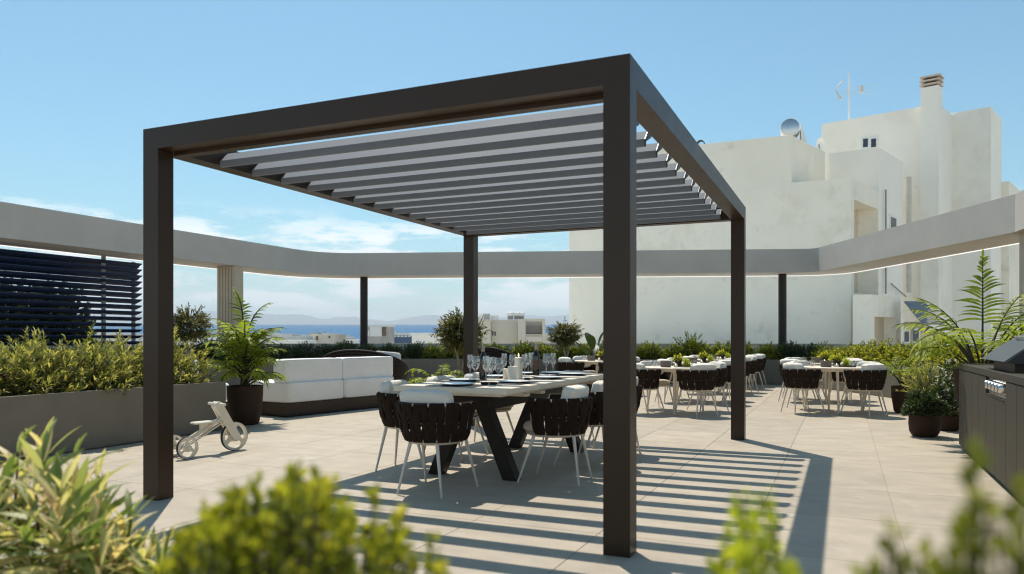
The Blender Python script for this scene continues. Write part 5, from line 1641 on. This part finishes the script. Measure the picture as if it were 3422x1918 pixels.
walls = {'white': mat('town_offwhite', (.74, .72, .68), .9, var=.10, scale=.2), 'cream': mat('town_cream', (.70, .62, .48), .9, var=.08, scale=.3), 'beige': M['beige_wall'], 'grey': M['grey_wall'], 'tan': mat('town_tan', (.48, .38, .27), .9, var=.1, scale=.3)}
for i in range(110):
    px0 = rg.uniform(300, 1230) if i < 84 else rg.uniform(1290, 1900)
    d_ = rg.uniform(120, 405)
    w_ = rg.uniform(14, 42); py_ = 1112 + rg.exponential(11) + (0 if d_ > 260 else 6)
    if 1118 < px0 + w_ * .5 < 1190: py_ += 8
    cw = rg.choice(['white', 'cream', 'beige', 'grey', 'tan'], p=[.34, .22, .18, .14, .12])
    zn = 'left of the palm' if px0 < 730 else 'between palm and left column' if px0 < 1190 else 'right of the left column'
    b = bld('town_house', 'small ' + cw + ' flat-roofed house in the distant town ' + zn, px0, px0 + w_, py_, d_, walls[cw], 10 + rg.uniform(0, 8), cw + ' town houses ' + zn, rg.uniform(-.25, .25))
    for k in range(rg.integers(2, 6)):
        x0 = px0 + w_ * rg.uniform(.06, .78); y0 = py_ + rg.uniform(3, 16)
        fwin(b, x0, x0 + rg.uniform(2.5, 6), y0, y0 + rg.uniform(3, 6), d_, M['win'] if rg.random() < .8 else M['brownwood'], .6)
    if rg.random() < .5:
        x0 = px0 + w_ * rg.uniform(.1, .6)
        fwin(b, x0, x0 + w_ * .28, py_ - rg.uniform(4, 9), py_, d_ + 3, walls[cw], 1.5, 'roof_hut')

# small boats on the water
GBt = 'small white boats on the sea'
bproto = None
for i, (px_, py_) in enumerate(((979, 1086), (1033, 1094), (1060, 1104), (1355, 1103), (1416, 1094), (1424, 1096), (1087, 1111))):
    sl = (HOR - py_) / FPX
    # depth where the rising sea sheet meets this row
    d_ = (715 * SEA_SLOPE - 4 + CAM[2]) / (SEA_SLOPE - sl)
    d_ = max(500, min(4900, d_))
    z_ = 4 + (d_ - 715) * SEA_SLOPE
    q = cf((px_ - CXP) / FPX * d_, d_)
    if bproto is None:
        bproto = thing('sail_boat', 'tiny white sailing boat far out on the blue sea', 'boat', (q.x, q.y, z_), YAW, GBt)
        part('hull', MB().prism([(-2, -.6), (1.4, -.7), (2.6, 0), (1.4, .7), (-2, .6)], 0, .9), M['white_wall'], bproto)
        part('sail', MB().add([(-1.2, 0, 1.0), (.8, 0, 1.0), (.5, 0, 4.2), (-1.2, .12, 1.0), (.8, .12, 1.0), (.5, .12, 4.2)], [(0, 1, 2), (5, 4, 3), (0, 3, 4, 1), (1, 4, 5, 2), (2, 5, 3, 0)]), M['white_wall'], bproto)
    else:
        copy_tree(bproto, (q.x, q.y, z_), YAW + random.uniform(-.6, .6))

# haze over the sea
hz = MB().box(-17500, 12500, -4500, 16500, GZ - 1.5, 470)
hm = bpy.data.materials.new('air_haze'); hm.use_nodes = True
nt = hm.node_tree; nt.nodes.clear()
ho = nd(nt, "ShaderNodeOutputMaterial"); hv = nd(nt, "ShaderNodeVolumePrincipled")
hv.inputs['Color'].default_value = (0.88, 0.95, 1.0, 1)
hv.inputs['Density'].default_value = 0.00015
nt.links.new(hv.outputs[0], ho.inputs['Volume'])
tag(part('haze', hz, hm), kind='stuff')

# ---------------------------------------------------------------- foreground plants
# planter they grow in, below the picture
fpn = thing('planter', 'low planter at the camera side holding the blurred foreground plants', 'planter', (*cf(-.4, 1.2), 0))
part('wall', MB().prism([tuple(cf(*p_)) for p_ in ((-2.4, .35), (1.2, .35), (1.2, 1.45), (-.7, 1.7), (-1.0, 2.95), (-2.4, 3.0))], 0.0, .28), M['planter'], fpn, world=True)

rg = np.random.default_rng(101)
vs_ = plant('variegated_shrub', 'variegated shrub with cream and green lance leaves at lower left', 'shrub', (*cf(-1.50, 2.40), .25))
tipl = [(60, 1.75, 1480), (150, 1.80, 1440), (250, 1.72, 1500), (330, 1.78, 1560), (20, 1.65, 1590), (120, 1.60, 1620), (230, 1.60, 1660), (350, 1.62, 1720), (440, 1.66, 1700), (90, 1.5, 1740), (200, 1.5, 1780), (300, 1.5, 1800), (400, 1.55, 1800), (500, 1.6, 1830), (-60, 1.7, 1520), (-50, 1.6, 1700), (480, 1.62, 1860), (180, 1.7, 1560), (540, 1.5, 1850), (280, 1.6, 1600)]
tipx = [(rg.uniform(-120, 560), rg.uniform(1.45, 1.85), 0) for _ in range(60)]
tipx = [(a, b, np.interp(a, [-120, 150, 350, 560], [1520, 1500, 1640, 1860]) + rg.uniform(20, 330)) for a, b, _ in tipx]
tipl = [(a, b * 1.42, c) for a, b, c in tipl]; tipx = [(a, b * 1.42, c) for a, b, c in tipx[:42]]
leaf_me = []
for v_ in range(10):
    t_ = [rg.uniform(.55, .9), rg.uniform(.1, .45), rg.uniform(.6, .85), rg.uniform(.3, .6), rg.uniform(.9, 1.0)][v_ % 5]
    rows_ = []
    Lf, Wf, bn = .162 * rg.uniform(.8, 1.1), .0120 * rg.uniform(.85, 1.2), rg.uniform(.1, .5)
    for k in range(7):
        u_ = k / 6
        c_ = np.array([0, Lf * u_ * (1 - .12 * bn * u_), -bn * Lf * u_ * u_])
        w_ = Wf * (sin(pi * (u_ * .93 + .05)) ** .8)
        rows_.append([(-w_, c_[1], c_[2] + w_ * .45), (0, c_[1], c_[2]), (w_, c_[1], c_[2] + w_ * .45)])
    me = MB().grid(rows_).mesh('leaf', M['leaf_vari'], True)
    a_ = me.attributes.new('tint', 'FLOAT', 'POINT')
    vals = []
    for k in range(7):
        for e_ in (1, 0, 1): vals.append(float(np.clip(t_ + (.12 if e_ else -.18), 0, 1)))
    a_.data.foreach_set('value', vals)
    leaf_me.append(me)
base = wloc(vs_)
nl = 0
for (px_, d_, py_) in tipl:
    tip = at(px_, d_, py=py_) - base
    tip.z -= .03
    root_ = Vector((tip.x * .45, tip.y * .45, 0.0))
    mid_ = root_.lerp(tip, .55) + Vector((rg.normal() * .02, rg.normal() * .02, 0))
    part('stem', MB().tube([root_, mid_, tip], [.007, .005, .003], 5), M['stemdark'], vs_)
    for k in range(15):
        u_ = 1 - k / 15 * .55
        p_ = root_.lerp(tip, u_) if u_ > .55 else mid_
        a_ = k * 2.399 + rg.uniform(-.3, .3)
        el_ = 1.15 - .85 * (k / 14) + rg.uniform(-.2, .2)
        d3 = Vector((cos(a_) * cos(el_), sin(a_) * cos(el_), sin(el_)))
        o = link('leaf', leaf_me[rg.integers(0, 10)], vs_)
        o.location = p_
        o.rotation_mode = 'QUATERNION'
        o.rotation_quaternion = d3.to_track_quat('Y', 'Z')
        s_ = rg.uniform(.75, 1.15) * (.75 if k < 3 else 1); o.scale = (s_, s_, s_)
        nl += 1


Pf, Df, Tf = [], [], []
for (px_, d_, py_) in tipx:          # the many lower leaves nobody could pick apart
    tip = at(px_, d_, py=py_) - base
    for k in range(16):
        a_ = k * 2.399 + rg.uniform(-.3, .3); el_ = 1.1 - .9 * (k / 15) + rg.uniform(-.2, .2)
        Pf.append(np.array(tip) - np.array([0, 0, .015 * k])); Df.append((cos(a_) * cos(el_), sin(a_) * cos(el_), sin(el_)))
        Tf.append(float(np.clip([.75, .2, .7, .45, .95][(k + int(px_)) % 5] + rg.normal() * .08, 0, 1)))
tag(link('foliage', leaf_mesh('foliage', np.array(Pf), np.array(Df), .150, .022, M['leaf_vari'], rg, .12, np.array(Tf), .03, shape=(.3, 1., .08), seg=4), vs_), kind='stuff')


def front_bush(label, base_xy, tips, m, seed, leaf_l, leaf_w, per, tl, tmul=1.0, zb=.30):
    """upright twigs with whorled little leaves; tips: (px, depth, py)"""
    rng = np.random.default_rng(seed)
    t = plant('leafy_bush', label, 'bush', (*base_xy, zb))
    b0 = wloc(t)
    Ps, Ds, Ls, Ws, Ts = [], [], [], [], []
    mb = MB()
    for (px_, d_, py_) in tips:
        tip = at(px_, d_, py=py_) - b0
        root_ = Vector((tip.x * .5, tip.y * .5, 0))
        ax = (tip - root_).normalized()
        ax = (ax + Vector((rng.normal() * .12, rng.normal() * .12, .5))).normalized()
        mb.tube([root_, root_.lerp(tip, .5), tip], [.0035, .0028, .0012], 4, cap=False)
        for k in range(per):
            s_ = k / (per - 1)
            p_ = tip - ax * tl * (1 - s_)
            R = rng.normal(size=3); a3 = np.array(ax); R -= a3 * (R @ a3); R /= np.linalg.norm(R)
            Ps.append(np.array(p_) + R * .003); Ds.append(a3 * (.35 + .8 * s_) + R * (1.0 - .55 * s_))
            Ls.append(leaf_l * rng.uniform(.7, 1.2) * (1 - .35 * (s_ > .9))); Ws.append(leaf_w * rng.uniform(.8, 1.2))
            Ts.append(np.clip(.15 + .55 * s_ * tmul + rng.normal() * .14 + .12 * rng.random(), 0, 1))
    me = leaf_mesh('foliage', np.array(Ps), np.array(Ds), np.array(Ls), np.array(Ws), m, rng, .06, np.array(Ts), .14, shape=(.35, 1.0, .45))
    tag(link('foliage', me, t), kind='stuff')
    part('twigs', mb, M['stemdark'], t)
    return t


rg = np.random.default_rng(55)
env_x = [520, 600, 690, 770, 850, 920, 980, 1040, 1110, 1170, 1240, 1320, 1400, 1480, 1560]
env_y = [1900, 1790, 1720, 1650, 1610, 1640, 1560, 1600, 1610, 1690, 1700, 1760, 1800, 1860, 1930]
tips = []
for i in range(160):
    px_ = rg.uniform(500, 1560); e_ = np.interp(px_, env_x, env_y)
    dy = (rg.random() ** 1.6) * 420
    tips.append((px_, rg.uniform(.86, 1.22), e_ + 12 + dy))
for x_, y_ in ((985, 1560), (855, 1600), (930, 1640), (1110, 1605), (1045, 1590), (770, 1640), (700, 1700), (1250, 1650), (1350, 1720), (620, 1770), (1450, 1800)): tips.append((x_, .98, y_))
front_bush('blurred bright green leafy bush at the lower centre left', cf(-.34, 1.03), tips, M['leaf_front'], 56, .022, .010, 22, .070)
tips = [(2500 + rg.uniform(-25, 25), .78, 1650 + rg.uniform(0, 20)), (2560, .78, 1660), (2470, .8, 1740), (2590, .76, 1735), (2420, .8, 1790), (2530, .75, 1800), (2450, .75, 1850), (2600, .78, 1840), (2550, .8, 1880), (2400, .8, 1880), (2640, .8, 1900), (2500, .72, 1760)]
front_bush('blurred lime sprig of leaves at the lower right, left of the dark sprigs', cf(.24, .78), tips, M['leaf_lime'], 57, .020, .010, 16, .075, 1.0)
tips = [(2990, .60, 1765), (2965, .60, 1830), (2900, .60, 1890), (3080, .60, 1815), (3090, .58, 1890), (3010, .6, 1880)]
front_bush('blurred dark green sprigs between the lime sprig and the right corner', cf(.30, .60), tips, M['leaf_front'], 58, .015, .009, 13, .05, .5)
tips = [(3240, .52, 1500), (3262, .52, 1590), (3300, .53, 1690), (3390, .52, 1610), (3230, .52, 1760), (3340, .52, 1780), (3180, .53, 1830), (3400, .5, 1800), (3270, .52, 1860), (3420, .52, 1870), (3150, .53, 1900), (3430, .52, 1720)]
front_bush('tall blurred green plant in the lower right corner before the counter', cf(.335, .52), tips, M['leaf_front'], 59, .016, .009, 15, .06, .55)

scene.view_settings.exposure = scene.view_settings.exposure
